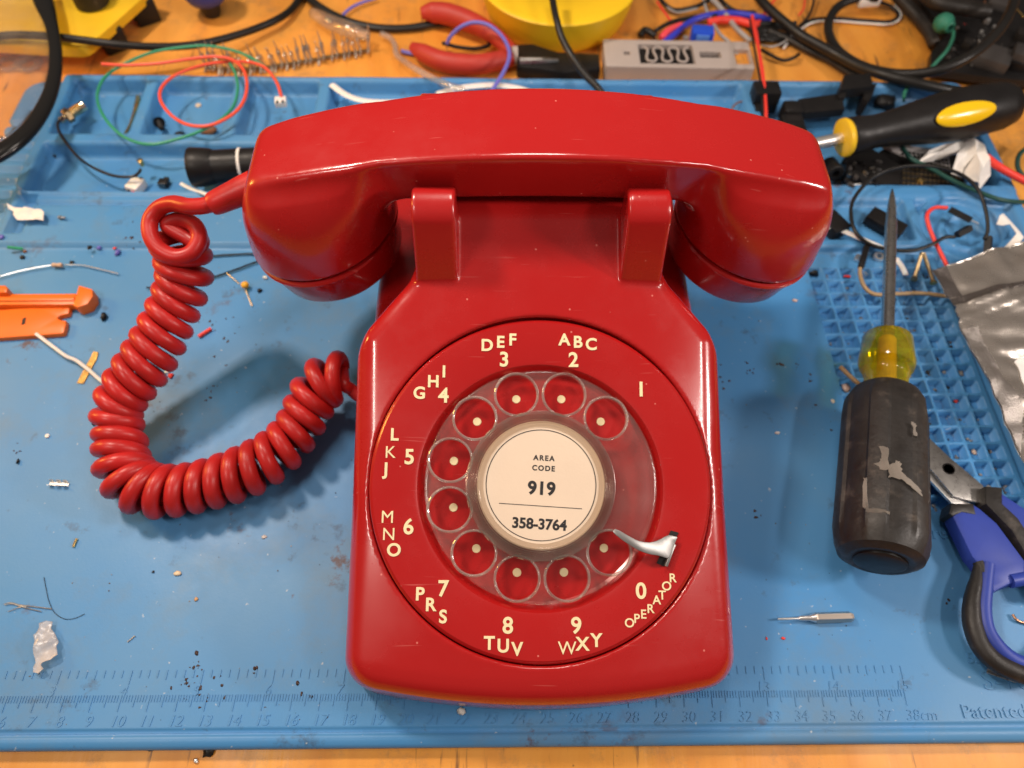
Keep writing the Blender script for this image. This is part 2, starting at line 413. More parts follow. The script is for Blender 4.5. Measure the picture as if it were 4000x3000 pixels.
def mat_wood():
    m = mat('bench_wood', (0.55, 0.25, 0.07), 0.35, spec=.5)
    nt = m.node_tree; N = nt.nodes; L = nt.links; b = N['Principled BSDF']; tc = N['Texture Coordinate']
    def mapped(scale, rot=(0, 0, 0)):
        mp = N.new('ShaderNodeMapping'); mp.inputs['Scale'].default_value = scale; mp.inputs['Rotation'].default_value = rot; L.new(tc.outputs['Object'], mp.inputs['Vector']); return mp.outputs[0]
    def noise(v, s, d, ro=.6, dist=0):
        n = N.new('ShaderNodeTexNoise'); n.inputs['Scale'].default_value = s; n.inputs['Detail'].default_value = d; n.inputs['Roughness'].default_value = ro; n.inputs['Distortion'].default_value = dist
        L.new(v, n.inputs['Vector']); return n.outputs['Fac']
    def rng(x, a, b_, c, d):
        n = N.new('ShaderNodeMapRange'); L.new(x, n.inputs[0])
        for i, q in enumerate((a, b_, c, d)): n.inputs[i + 1].default_value = q
        return n.outputs[0]
    def mix(fac, a, bcol):
        mx = N.new('ShaderNodeMix'); mx.data_type = 'RGBA'; L.new(fac, mx.inputs[0])
        if isinstance(a, tuple): mx.inputs[6].default_value = (*a, 1)
        else: L.new(a, mx.inputs[6])
        mx.inputs[7].default_value = (*bcol, 1); return mx.outputs[2]
    g = noise(mapped((6, .8, 1)), 5, 8, .6, 1.2)
    c = mix(rng(g, .3, .7, 0, 1), (0.88, 0.38, 0.055), (0.68, 0.24, 0.028))
    c = mix(rng(noise(mapped((1, 1, 1)), 6, 5), .4, .75, 0, .55), c, (0.88, 0.45, 0.12))
    c = mix(rng(noise(mapped((1, 1, 1)), 34, 8, .75), .52, .66, 0, .6), c, (0.30, 0.17, 0.08))
    c = mix(rng(noise(mapped((260, 22, 1), (0, 0, .12)), 1, 4), .62, .70, 0, .85), c, (0.16, 0.07, 0.03))      # cracks
    c = mix(rng(noise(mapped((1, 1, 1)), 210, 3), .70, .78, 0, .8), c, (0.12, 0.06, 0.03))
    L.new(c, b.inputs['Base Color'])
    L.new(rng(noise(mapped((1, 1, 1)), 20, 6), .3, .7, .25, .55), b.inputs['Roughness'])
    bp = N.new('ShaderNodeBump'); bp.inputs['Strength'].default_value = .5; bp.inputs['Distance'].default_value = .0006
    L.new(noise(mapped((60, 8, 1)), 1, 6, .6, 1), bp.inputs['Height']); L.new(bp.outputs[0], b.inputs['Normal'])
    return m
WOOD = mat_wood()
def mat_bag():
    m = mat('static_shield_film', (0.50, 0.45, 0.40), 0.27, metal=.8, rvar=.05, vscale=20)
    return m
BAG = mat_bag()

# ------------------------------------------------------------------ the setting
BZ = -0.7
b = MB().box((0, 25, BZ - 1.5), (170, 110, 3.0), bev=.2)
o = link('workbench', b, WOOD, loc=(0, 25, BZ)); o['kind'] = 'structure'

# ------------------------------------------------------------------ silicone repair mat (height field)
def sstep(x, a, b):
    t = np.clip((x - a) / (b - a), 0, 1); return t * t * (3 - 2 * t)
def inrect(X, Y, x0, x1, y0, y1, wl=.16, r=.0):
    """soft mask of a rounded rectangle, wall width wl inside the outline"""
    cx, cy, hx, hy = (x0 + x1) / 2, (y0 + y1) / 2, (x1 - x0) / 2, (y1 - y0) / 2
    qx = np.abs(X - cx) - hx + r; qy = np.abs(Y - cy) - hy + r
    d = np.hypot(np.maximum(qx, 0), np.maximum(qy, 0)) + np.minimum(np.maximum(qx, qy), 0) - r
    return 1 - sstep(d, -wl, 0)
X0, X1, Y0, Y1 = -28.05, 26.95, -1.72, 33.35
xs = np.concatenate([np.arange(X0, 14.55, .1), np.arange(14.55, 21.4, .045), np.arange(21.45, X1 - .03, .1), [X1]])
ys = np.concatenate([np.arange(Y0, 6.4, .1), np.arange(6.4, 19.9, .045), np.arange(19.95, Y1 - .03, .1), [Y1]])
GX, GY = np.meshgrid(xs, ys, indexing='ij')
Z = np.zeros_like(GX)
RIM = 0.5; FL = -0.42
back = inrect(GX, GY, -25.7, 26.95, 23.9, 33.6, .12, .8)                 # raised tray block
Z = Z * (1 - back) + RIM * back
shelf = inrect(GX, GY, -25.7, 12, 20.62, 24.4, .12, .1)
Z = np.maximum(Z, .26 * shelf)
shelfr = inrect(GX, GY, 10, 26.95, 20.5, 24.5, .12, .3); Z = np.maximum(Z, .42 * shelfr)
def pocket(x0, x1, y0, y1, fl=FL, wl=.3, r=.3):
    global Z
    k = inrect(GX, GY, x0, x1, y0, y1, wl, r); Z = Z * (1 - k) + fl * k
pocket(-25.1, -20.75, 28.25, 32.95); pocket(-20.2, -15.75, 28.25, 32.95); pocket(-15.15, -10.9, 28.25, 32.95)
pocket(-10.35, 13.6, 28.25, 32.95); pocket(-25.1, 11.5, 24.0, 27.65, wl=.3)
pocket(14.2, 26.25, 24.75, 32.95)
pocket(12.4, 20.6, 21.0, 23.9, fl=.0); pocket(21, 26.3, 20.9, 23.9, fl=.05)
# long groove lines on the shelf, dark slot at its left end, front groove
def groove(x0, x1, y0, y1, d):
    global Z
    Z = Z - d * inrect(GX, GY, x0, x1, y0, y1, .06, .02)
groove(-24.6, 12, 23.25, 23.5, .18); groove(-25.25, -24.35, 21.4, 23.9, .5)
groove(X0 - 1, X1 + 1, -1.32, -1.16, .22)
# ribs at the left
rib = inrect(GX, GY, -28.3, -25.95, 18.5, 30.2, .2, .3)
Z = Z - rib * (.30 * (0.5 + 0.5 * np.sign(np.sin(GY * 2 * math.pi / .92))) * .9)
# concentric magnet dish
rr_ = np.hypot(GX - 23.3, GY - 21.9)
k = 1 - sstep(rr_, 2.25, 2.45); Z = Z * (1 - k) + .38 * k
k = 1 - sstep(rr_, 1.95, 2.15); Z = Z * (1 - k) + .02 * k
k = (1 - sstep(rr_, 1.25, 1.4)); Z = Z + .16 * k
k = (1 - sstep(rr_, .85, 1.0)); Z = Z - .2 * k
# grid of little square screw pockets
pad = inrect(GX, GY, 14.62, 21.3, 3.4, 19.65, .1, .3)
for i in range(8):
    for j in range(16):
        cx = 15.07 + .81 * i; cy = 19.2 - .81 * j
        if j < 1 and i in (0, 1): pass
        sel = (np.abs(GX - cx) < .5) & (np.abs(GY - cy) < .5)
        Z[sel] = Z[sel] - .42 * inrect(GX[sel], GY[sel], cx - .345, cx + .345, cy - .345, cy + .345, .06, .12)
groove(21.35, 21.65, 2.6, 20.2, .1)
# small locating dimples along the back rim
for i in range(12):
    Z -= .12 * (1 - sstep(np.hypot(GX - (-1 + i * 2.0), GY - 33.13), .1, .17))
# gentle sag and edge rounding
Z = Z + .02 * np.sin(GX * .35) * np.sin(GY * .28 + 1)
Z = Z + .012 * np.sin(GX * 1.1 + 2) * np.sin(GY * .9)
ed = np.minimum(np.minimum(GX - X0, X1 - GX), np.minimum(GY - Y0, Y1 - GY))
Z = Z - .12 * (1 - sstep(ed, 0, .22))
# round the outline corners in plan
nx, ny = len(xs), len(ys)
PX, PY = GX.copy(), GY.copy()
Rc = 1.0
for sx, cx in ((-1, X0 + Rc), (1, X1 - Rc)):
    for sy, cy in ((-1, Y0 + Rc), (1, Y1 - Rc)):
        m_ = ((GX - cx) * sx > 0) & ((GY - cy) * sy > 0)
        ax_ = np.abs(GX - cx); ay_ = np.abs(GY - cy); mxx = np.maximum(ax_, ay_); ll = np.maximum(np.hypot(ax_, ay_), 1e-6)
        PX = np.where(m_, cx + (GX - cx) * mxx / ll, PX); PY = np.where(m_, cy + (GY - cy) * mxx / ll, PY)
mb = MB()
mb.v = [tuple(p) for p in np.stack([PX.ravel(), PY.ravel(), Z.ravel()], 1).tolist()]
ii, jj = np.meshgrid(np.arange(nx - 1), np.arange(ny - 1), indexing='ij')
a_ = (ii * ny + jj).ravel()
mb.f = [tuple(q) for q in np.stack([a_, a_ + ny, a_ + ny + 1, a_ + 1], 1).tolist()]
rim_idx = [i * ny for i in range(nx)] + [(nx - 1) * ny + j for j in range(1, ny)] + [i * ny + ny - 1 for i in range(nx - 2, -1, -1)] + [j for j in range(ny - 2, 0, -1)]
base = len(mb.v)
for q in rim_idx: x, y, z = mb.v[q]; mb.v.append((x, y, BZ + .02))
n_ = len(rim_idx)
for q in range(n_):
    mb.f.append((rim_idx[q], base + q, base + (q + 1) % n_, rim_idx[(q + 1) % n_]))
mat_t = thing('silicone_repair_mat', 'large blue silicone work mat with trays and ruler under the red telephone', 'mat', (0, 0, BZ))
link('mat_body', mb, BLUE, mat_t, sharp=0)
def zmat(x, y):
    i = int(np.clip(np.searchsorted(xs, x), 0, nx - 1)); j = int(np.clip(np.searchsorted(ys, y), 0, ny - 1)); return float(Z[i, j])
def g(px, py, dz=0.0, guess=0.0):     # point resting on the mat / bench surface under a pixel of the photo
    z = guess
    for _ in range(3):
        x, y, _z = un(px, py, z)
        z = zmat(x, y) if (X0 < x < X1 and Y0 < y < Y1) else BZ
    return un(px, py, z + dz)
mb = MB()
for i in range(0, 381):
    L = 1.0 if i % 10 == 0 else (.72 if i % 5 == 0 else .42)
    x = i * .1 - 24
    mb.box((x + .04 * L * .5, -.0 - L * .27, zmat(x, -.2)), (.028, L * .54, .05), rz=-.05)
for i in range(0, 241):
    L = .9 if i % 16 == 0 else (.62 if i % 8 == 0 else .5)
    if i % 2: continue
    x = i * 2.54 / 16 - 24
    mb.box((x + .03, .845 - L * .28, zmat(x, .7)), (.03, L * .52, .05), rz=-.05)
link('ruler_ticks', mb, BLUE, mat_t)
mb = MB()
def T(x, y, z, rz=0): return Matrix.Translation((x, y, z)) @ Matrix.Rotation(rz, 4, 'Z')
for i in range(0, 39):
    x = i - 24
    mb.text(str(i) if i < 38 else '38cm', .52, T(x + (.1 if i < 38 else .42), -.86, zmat(x, -.86) + .005), ext=.02, shear=.18, off=-.004)
for i in range(1, 16):
    x = i * 2.54 - 24
    mb.text(str(i), .50, T(x - .1, .12, zmat(x, .12) + .005), ext=.02, shear=.18, off=-.004)
link('ruler_numbers', mb, BLUE, mat_t)
for w_, px_, py_, sz_, dx_, dy_ in (('Patented Item', 3905, 2790, .66, -1.35, .08), ('S-180', 3835, 2665, 1.0, 0, .05), ('550x350mm', 3775, 2572, .55, 0, 0), ('Screw', 3640, 2083, .75, -.7, 0)):
    p = un(px_, py_, 0); mb = MB().text(w_, sz_, T(p[0] + dx_, p[1] + dy_, zmat(p[0], p[1]) + .01), ext=.03, align='LEFT')
    link('moulded_lettering', mb, BLUE, mat_t)

# ------------------------------------------------------------------ telephone
PXC = 0.8
ph = thing('rotary_telephone', 'red rotary dial desk telephone standing in the middle of the blue mat', 'telephone', (PXC, 9, 0))
DC = np.array([PXC, 5.9, 4.97]); TA = math.radians(20)
DN = np.array([0, -math.sin(TA), math.cos(TA)])
DMAT = Matrix.Translation(DC.tolist()) @ Matrix.Rotation(TA, 4, 'X')

def housing(x, y, z):
    x = x - PXC; ax = np.abs(x)
    top = (y - 5.9) * (-math.sin(TA)) + (z - 5.0 + .0012 * x * x + .00023 * x ** 4) * math.cos(TA)
    a2 = math.radians(31)
    neck = (y - 12.35) * (-math.sin(a2)) + (z - 7.36) * math.cos(a2)
    tops = -rmax(-top, -neck, .8)
    tops = rmax(tops, z - 8.85, .2)
    side = ax - 6.70 + .035 * z
    diag = (ax - 6.42 + y - 11.0) * .7071
    nk = ax - 4.42 - .02 * (9 - z)
    plan = rmax(side, rmin(diag, nk, .3), .45)
    fr = (-(y + .66 - .017 * x * x)) * .999 - (z - 2.4) * .06
    body = rmax(plan, fr, .8)
    up = rmax(body, tops, .78)
    up = rmax(up, y - 19.4, .5)
    low = rmax(rmax(rmax(ax - 6.5 + .04 * z, fr, .9), z - 4.9, .5), top + .02, .42)
    low = rmax(low, y - 20.2, .8)
    d = rmin(up, low, .25)
    # front cradle prongs
    def prong(yc, hy, lean, ztop, xr0, xr1):
        xc = (xr0 + xr1) / 2; hx = (xr1 - xr0) / 2
        px_ = np.abs(ax - xc) - hx
        f1 = -(y - (yc - hy)) * math.cos(lean) + (z - 7.6) * math.sin(lean)
        f2 = (y - (yc + hy))
        q = rmax(f1, f2, .32)
        q = rmax(q, z - ztop, .62)
        q = rmax(q, px_, .11)
        return rmax(q, 5.5 - z, .1)
    d = rmin(d, prong(13.55, 1.1, .32, 10.45, 2.88, 4.34), .12)
    d = rmin(d, prong(18.95, .65, .0, 10.3, 2.95, 4.35), .12)
    # inner web beside the prongs
    d = rmax(d, .35 - z, .05)
    # hole for the dial
    hx = x; hy = y - 5.9; hz = z - 5.0
    h = hy * (-math.sin(TA)) + hz * math.cos(TA)
    v = hy * math.cos(TA) + hz * math.sin(TA)
    cyl = np.maximum(np.hypot(hx, v) - 5.88, -h - .9)
    return rmax(d, -cyl, .09)
mb = snet(housing, (PXC - 7.2, -1.2, 0.1), (PXC + 7.2, 20.8, 11.0), .085)
link('housing', mb, RED, ph, sharp=0)
# dark chassis with rubber feet under the housing
mb = MB().box((PXC, 9.8, .2), (12.4, 19.2, .3), bev=.1)
link('base_plate', mb, DARK, ph)
mb = MB()
for sx in (-1, 1):
    for yy in (1.2, 18.2):
        ft = MB().lathe([(0, 0), (.6, 0), (.6, .1)], Matrix.Translation((PXC + sx * 5.2, yy, .0)), 24)
        link('rubber_foot', ft, DARK, ph)

# dial number plate
prof = [(0, -.62), (3.9, -.62), (4.0, -.56), (4.12, -.25), (4.22, -.12), (4.34, -.08), (5.42, .02), (5.58, .04), (5.70, .045), (5.78, .0), (5.82, -.05), (5.83, -.1), (5.83, -.78), (0, -.78)]
mb = MB().lathe(prof, DMAT, 160)
dial = link('dial_plate', mb, RED, ph, sharp=25)
mb = MB().lathe([(0, -.86), (5.95, -.86), (5.95, -.79), (0, -.79)], DMAT, 96)
link('dial_gap', mb, DARK, ph)
def dpt(px, py, h=0.05):      # display pixel -> position in dial plane (u, v)
    c = float(DC @ DN) + h
    P = unp(px * 1.80834, py * 1.80834, DN, c) - DC
    return float(P[0]), float(P @ np.array([0, math.cos(TA), math.sin(TA)]))
def ring_h(r): return float(np.interp(r, [4.34, 5.42, 5.58], [-.08, .02, .04]))
def dtext(mb, ch, px, py, size, off=.016, rot=0):
    u, v = dpt(px, py, .0); r = math.hypot(u, v)
    hh = ring_h(r)
    off = 0.0 if ch in 'MNWK' else off
    mb.text(ch, size, DMAT @ Matrix.Translation((u, v, hh + .012)) @ Matrix.Rotation(-.01 + rot, 4, 'Z') @ Matrix.Rotation(.07 * v / max(r, .1), 4, 'X') @ Matrix.Rotation(-.07 * u / max(r, .1), 4, 'Y'), off=off, ext=.014)
GR = {'DEF': [(1052, 747), (1081, 740), (1107, 735)], 'ABC': [(1219, 735), (1248, 740), (1277, 745)],
      'GHI': [(906, 850), (936, 825), (959, 804)], 'JKL': [(834, 1014), (843, 978), (852, 940)],
      'MNO': [(837, 1118), (840, 1155), (851, 1189)], 'PRS': [(907, 1284), (930, 1307), (957, 1333)],
      'TUV': [(1057, 1390), (1087, 1396), (1117, 1403)], 'WXY': [(1225, 1401), (1258, 1392), (1288, 1384)]}
DG = {'3': (1089, 777), '2': (1239, 778), '1': (1385, 842), '4': (958, 855), '5': (884, 988), '6': (882, 1139), '7': (957, 1273), '8': (1097, 1353), '9': (1245, 1353), '0': (1385, 1278)}
for k, ps in GR.items():
    m_ = MB()
    for c, q in zip(k, ps): dtext(m_, c, q[0], q[1], .58)
    link('dial_letters', m_, CREAM, dial)
for k, q in DG.items():
    m_ = MB(); dtext(m_, k, q[0], q[1], .72)
    link('dial_number', m_, CREAM, dial)
m_ = MB()
for c, (x, y) in zip('OPERATOR', [(845, 985), (897, 953), (945, 922), (995, 883), (1040, 820), (1080, 785), (1112, 720), (1155, 662)]):
    dtext(m_, c, (2000 + x * .5425) / 1.80834, (1900 + y * .5425) / 1.80834, .40, off=.006)
link('operator_lettering', m_, CREAM, dial)
HOLES = [math.radians(45 + 30 * k) for k in range(10)]
for a in HOLES:
    m_ = MB().lathe([(.0, .022), (.135, .022), (.15, .0)], DMAT @ Matrix.Translation((3.10 * math.cos(a), 3.10 * math.sin(a) + .06, -.62)), 28)
    link('dial_dot', m_, CREAM, dial)
WR = 3.98
def wheel(x, y, z):
    r = np.hypot(x, y)
    top = z - (.20 - .05 * sst(r, 3.2, 3.98))
    d = rmax(rmax(r - WR, top, .08), .0 - z, .03)
    for a in HOLES:
        d = rmax(d, .715 - np.hypot(x - 3.22 * math.cos(a), y - 3.22 * math.sin(a)), .055)
    return d
mb = snet(wheel, (-4.15, -4.15, -.1), (4.15, 4.15, .35), .06)
WM = DMAT @ Matrix.Translation((0.02, 0.02, -.20))
mb.v = [(WM @ Vector(p))[:] for p in mb.v]
wh = link('finger_wheel', mb, CLEAR, ph, sharp=0)
# chamfer rings round the holes and the wheel edge, moulded clear lips
for a in HOLES:
    m_ = MB().lathe([(.70, -.02), (.70, .19), (.735, .215), (.775, .19), (.79, .17), (.76, -.02)], WM @ Matrix.Translation((3.22 * math.cos(a), 3.22 * math.sin(a), .0)), 40, closed=True)
    link('finger_hole_rim', m_, CLEARRIM, wh)
# number card under a ribbed clear retainer
prof = [(1.95, .30), (2.08, .30)]
r = 2.08
for k in range(6):
    prof += [(r + .025, .37 - k * .035), (r + .040, .37 - k * .035), (r + .062, .27 - k * .035)]; r += .062
prof += [(2.52, .10), (2.56, .0), (2.5, -.02), (1.95, .05)]
mb = MB().lathe(prof, DMAT, 120, closed=True)
rt = link('card_retainer', mb, clear_plastic('clear_retainer', (.88, .82, .75), haze=.06, base=.14, rough=.08), ph, sharp=20)
mb = MB().lathe([(0, .26), (2.14, .26), (2.16, .24), (2.16, .18), (0, .18)], DMAT, 96)
card = link('number_card', mb, PAPER, ph)
mb = MB().lathe([(1.84, .275), (1.865, .275), (1.865, .255), (1.84, .255)], DMAT @ Matrix.Translation((.0, .0, 0)), 120, closed=True)
CR = Matrix.Rotation(-.06, 4, 'Z')
def ctext(s, px, py, size, off, sp=1.0):
    u, v = dpt(px, py, .26)
    mb.text(s, size, DMAT @ Matrix.Translation((u, v, .262)) @ CR, off=off, ext=.006, space=sp)
ctext('AREA', 1175, 990, .245, .008, 1.3); ctext('CODE', 1174, 1012, .245, .008, 1.25)
ctext('919', 1170, 1056, .60, .022, 1.06); ctext('358-3764', 1165, 1133, .48, .016, 1.0)
u0, v0 = dpt(1078, 1087, .26); u1, v1 = dpt(1257, 1099, .26)
q = MB().box((0, 0, 0), (math.hypot(u1 - u0, v1 - v0), .022, .01))
MM = DMAT @ Matrix.Translation(((u0 + u1) / 2, (v0 + v1) / 2, .266)) @ Matrix.Rotation(math.atan2(v1 - v0, u1 - u0), 4, 'Z')
mb.add([(MM @ Vector(p))[:] for p in q.v], q.f)
link('printed_text', mb, INK, card)
# slot and finger stop
def dq(px, py, h): 
    u, v = dpt(px / 1.80834, py / 1.80834, h); return u, v
mb = MB()
sl = [dq(2620, 2072, 0), dq(2650, 2080, 0), dq(2592, 2212, 0), dq(2565, 2200, 0)]
q = MB().prism(sl, -.02, .022); mb.add([(DMAT @ Vector(p))[:] for p in q.v], q.f)
link('stop_slot', mb, DARK, dial)
zz = lambda x, y: (2000 + x * .5425, 1900 + y * .5425)
outl = [(727, 325), (745, 308), (775, 318), (850, 360), (920, 392), (985, 402), (1050, 392), (1110, 362), (1150, 350), (1200, 368), (1168, 455), (1130, 518), (1110, 516), (1060, 500), (960, 480), (880, 445), (800, 392), (735, 340)]
outl = [(727, 325), (735, 310), (752, 309), (775, 318), (812, 340), (850, 362), (885, 381), (920, 394), (955, 401), (990, 403), (1022, 399), (1050, 391), (1082, 377), (1110, 362), (1135, 352), (1160, 353), (1200, 366), (1190, 398), (1168, 455), (1142, 508), (1128, 520), (1110, 516), (1085, 507), (1050, 498), (1005, 492), (960, 480), (918, 464), (880, 444), (840, 418), (800, 392), (765, 364), (738, 342)]
pts = [dq(*zz(x, y), .40) for x, y in outl]
bm = bmesh.new(); th = .05
cen = dq(*zz(1165, 430), .3)
def stop_h(u, v):
    d = math.hypot(u - cen[0], v - cen[1])
    return .20 + .24 * sst(d, .1, 1.2) - .05 * sst(d, 1.4, 2.6)
vs = [bm.verts.new((u, v, stop_h(u, v))) for u, v in pts]
n_o = len(vs)
for k in range(n_o // 2 - 1):        # strips across the hook
    a, b_, c, d = vs[k], vs[k + 1], vs[n_o - 2 - k], vs[n_o - 1 - k]
    if b_ is c: bm.faces.new((a, b_, d))
    else: bm.faces.new((a, b_, c, d))
r_ = bmesh.ops.extrude_face_region(bm, geom=bm.faces[:])
for e in r_['geom']:
    if isinstance(e, bmesh.types.BMVert): e.co.z -= th
bmesh.ops.recalc_face_normals(bm, faces=bm.faces)
ee = [e for e in bm.edges if len(e.link_faces) == 2 and e.calc_face_angle(0) > 1.0]
bmesh.ops.bevel(bm, geom=ee, offset=.018, segments=2, affect='EDGES', profile=.5)
mb = MB(); mb.bm(bm)
q = MB().box((cen[0] - .1, cen[1] - .3, .02), (.1, .8, .4), rz=-.4, bev=.03); mb.add(q.v, q.f)
mb.v = [(DMAT @ Vector(p))[:] for p in mb.v]
link('finger_stop', mb, mat('worn_steel', (.40, .39, .38), .38, metal=.9), ph, sharp=30)

# ------------------------------------------------------------------ handset
HX, HY = 0.84, 16.18
hs = thing('telephone_handset', 'glossy red telephone handset lying across the cradle of the phone', 'handset', (HX, HY, 4.9))
CAPX = 8.28; TILT = math.radians(13)
ztop = lambda x: 11.62 - 1.42 * (x / 9.7) ** 2
def handset(x, y, z):
    x = x - HX; y = y - HY; ax = np.abs(x)
    top = (z - ztop(ax)) * .97
    # handle
    hw = 1.34 + (z - 9.3) * .19 - .22 * (ax / 9) ** 2
    zb = 9.32 - .012 * ax ** 2
    han = rmax(np.abs(y) - hw, zb - z, .35)
    han = rmax(han, ax - 9.2, .8)
    # cups: superellipse blending from round (rim) to squarish (top)
    cx = ax - CAPX
    ca, sa = math.cos(TILT), math.sin(TILT)
    lx = cx * ca - (z - 6.7) * sa * .0; 
    sm = 6.62 - cx * math.tan(TILT)
    hz = z - sm                                  # height above the tilted seam plane
    t = np.clip(hz / (ztop(ax) - sm), 0, 1.05)
    prof = 1 - t ** 2.3
    bx = 1.86 + 1.08 * prof; by = 1.44 + 1.46 * prof
    c0 = .0 - .10 * t
    p = 2 + 5 * t ** 3
    q = ((np.abs(cx - c0) / bx) ** p + (np.abs(y) / by) ** p) ** (1 / p)
    cup = (q - 1) * np.minimum(bx, by) * .9
    cup = rmax(cup, .07 - hz * ca, .07)
    d = smin(han, cup, .8)
    dz = np.maximum(ztop(ax) - z, 0)
    lim = np.abs(y) - (1.77 - .26 * (ax / 9.7) ** 2 + .20 * dz + .42 * dz * dz * (ax / 9) ** 2 + .3 * dz * dz * dz)
    d = rmax(d, lim * .85, .12)
    return rmax(d, top, .20)
mb = snet(handset, (HX - 11.8, HY - 3.4, 4.8), (HX + 11.8, HY + 3.4, 12.0), .095)
link('handle', mb, RED, hs, sharp=0)
for sx, nm in ((-1, 'mouthpiece_cap'), (1, 'earpiece_cap')):
    Mx = Matrix.Translation((HX + sx * CAPX, HY, 6.58)) @ Matrix.Rotation(sx * TILT, 4, 'Y')
    pr = [(0, -1.75), (2.2, -1.75), (2.50, -1.68), (2.64, -1.48), (2.84, -.30), (2.93, -.24), (2.96, -.14), (2.92, -.05), (2.82, -.02), (2.76, -.10), (0, -.10)]
    link(nm, MB().lathe(pr, Mx, 96), RED, hs, sharp=30)
    m_ = MB().lathe([(0, .0), (2.66, .0), (2.66, .16), (0, .16)], Mx @ Matrix.Translation((0, 0, -.04)), 64)
    link('cap_joint', m_, DARK, hs)

# ------------------------------------------------------------------ coiled cord
cord = thing('coiled_cord', 'red curly telephone cord looping over the mat from handset to phone', 'cord', un(420, 1700, 0))
cl = catmull(path((695, 925, 6.4), (705, 975, 5.9), (722, 1040, 5.3), (715, 1110, 4.7), (680, 1200, 4.1), (640, 1290, 3.6), (590, 1385, 3.1), (530, 1470, 2.7), (475, 1550, 2.3), (450, 1630, 1.9), (470, 1700, 1.6), (470, 1780, 1.4), (500, 1865, 1.25), (570, 1915, 1.1), (660, 1920, 1.1), (760, 1905, 1.1), (870, 1875, 1.15), (975, 1835, 1.25), (1080, 1770, 1.4), (1160, 1680, 1.6), (1205, 1590, 1.9), (1240, 1520, 2.2), (1285, 1475, 2.3), (1335, 1480, 2.2)), 40)
d_ = [0]
for a, b in zip(cl[:-1], cl[1:]): d_.append(d_[-1] + (b - a).length)
TOT = d_[-1]; pitch = .70; CRAD = .77
NS = int(TOT / pitch * 26); dist = np.array(d_)
cla = np.array([p[:] for p in cl])
sarr = np.linspace(0, TOT, NS); Pc = np.stack([np.interp(sarr, dist, cla[:, q]) for q in range(3)], 1)
ker = np.ones(41) / 41
Pp = np.pad(Pc, ((20, 20), (0, 0)), mode='edge'); Pc2 = np.stack([np.convolve(Pp[:, q], ker, 'valid') for q in range(3)], 1)
Tn = np.gradient(Pc2, axis=0); Tn /= np.linalg.norm(Tn, axis=1, keepdims=True)
up = np.array([0, 0, 1.0]); n0 = np.cross(up, Tn); n0 /= np.linalg.norm(n0, axis=1, keepdims=True); b0 = np.cross(Tn, n0)
rj = random.Random(3); ph0 = sarr / pitch * 2 * math.pi
rad = CRAD + .05 * np.sin(ph0 * .137 + 1) + .03 * np.sin(ph0 * .071)
ph1 = -ph0 + .9 * np.sin(ph0 * .045) 
off = n0 * (np.cos(ph1) * rad)[:, None] + b0 * (np.sin(ph1) * rad)[:, None]
lean = Tn * (.10 * np.cos(ph1 + .4))[:, None]
hel = Pc2 + off + lean
hel[:, 2] = np.maximum(hel[:, 2], .30)
mb = MB().tube([tuple(p) for p in hel.tolist()], .32, 12, 1)
link('coil', mb, CORD, cord, sharp=0)
mb = MB().lathe([(0, 0), (.56, 0), (.54, .5), (.50, 1.0), (.46, 1.55), (.44, 1.75), (.40, 1.84), (.30, 1.86), (0, 1.86)], axis_mat(un(1000, 722, 8.5), un(825, 800, 8.0)), 32)
link('strain_relief', mb, CORD, cord, sharp=50)
h0_ = [tuple(p) for p in hel[[0, 6, 12]].tolist()][::-1]
ld = path((850, 787, 8.05), (800, 803, 7.9), (740, 806, 7.75), (680, 795, 7.55), (625, 812, 7.25), (588, 860, 6.95), (590, 925, 6.7), (625, 975, 6.5), (690, 1003, 6.35), (750, 985, 6.4), (778, 930, 6.6), (760, 880, 6.8), (705, 858, 6.8), (655, 880, 6.6))
mb = MB().tube(ld + [tuple(np.array(ld[-1]) * .4 + hel[0] * .6), tuple(hel[0].tolist()), tuple(hel[8].tolist())], .31, 16, 10)
link('straight_lead', mb, CORD, cord, sharp=0)
mb = MB().tube([tuple(hel[-1].tolist())] + path((1345, 1500, 2.3), (1370, 1520, 2.0), (1400, 1545, 1.8), (1440, 1560, 1.7)), .26, 14, 8)
link('phone_end_lead', mb, CORD, cord)
# ------------------------------------------------------------------ tools beside the phone
# flat-blade screwdriver at the right
A0 = Vector(un(3440, 2215, 2.0)); A1 = Vector(un(3482, 745, 2.0)); A0.z = 2.25; A1.z = 1.9
A0 = Vector(un(3438, 2195, 2.25)); A1 = Vector(un(3485, 742, 1.9))
Ls = (A1 - A0).length
pg = lambda py: (Vector(un(3440, py, 2.2)) - A0).length
sd = thing('flat_screwdriver', 'worn screwdriver with fat black grip and clear yellow collar, blade pointing away', 'screwdriver', A0[:])
AM = axis_mat(A0, A1)
g0, g1, g2_ = 0, pg(1520), pg(1298)

prof = [(0, .02), (1.0, .02), (1.1, .0), (1.2, .02), (1.46, .18), (1.60, .55), (1.64, 1.0), (1.62, 2.2), (1.58, g1 - 1.4), (1.52, g1 - .75), (1.32, g1 - .25), (1.06, g1 - .02), (.9, g1)]
mb = MB().lathe(prof, AM, 96)
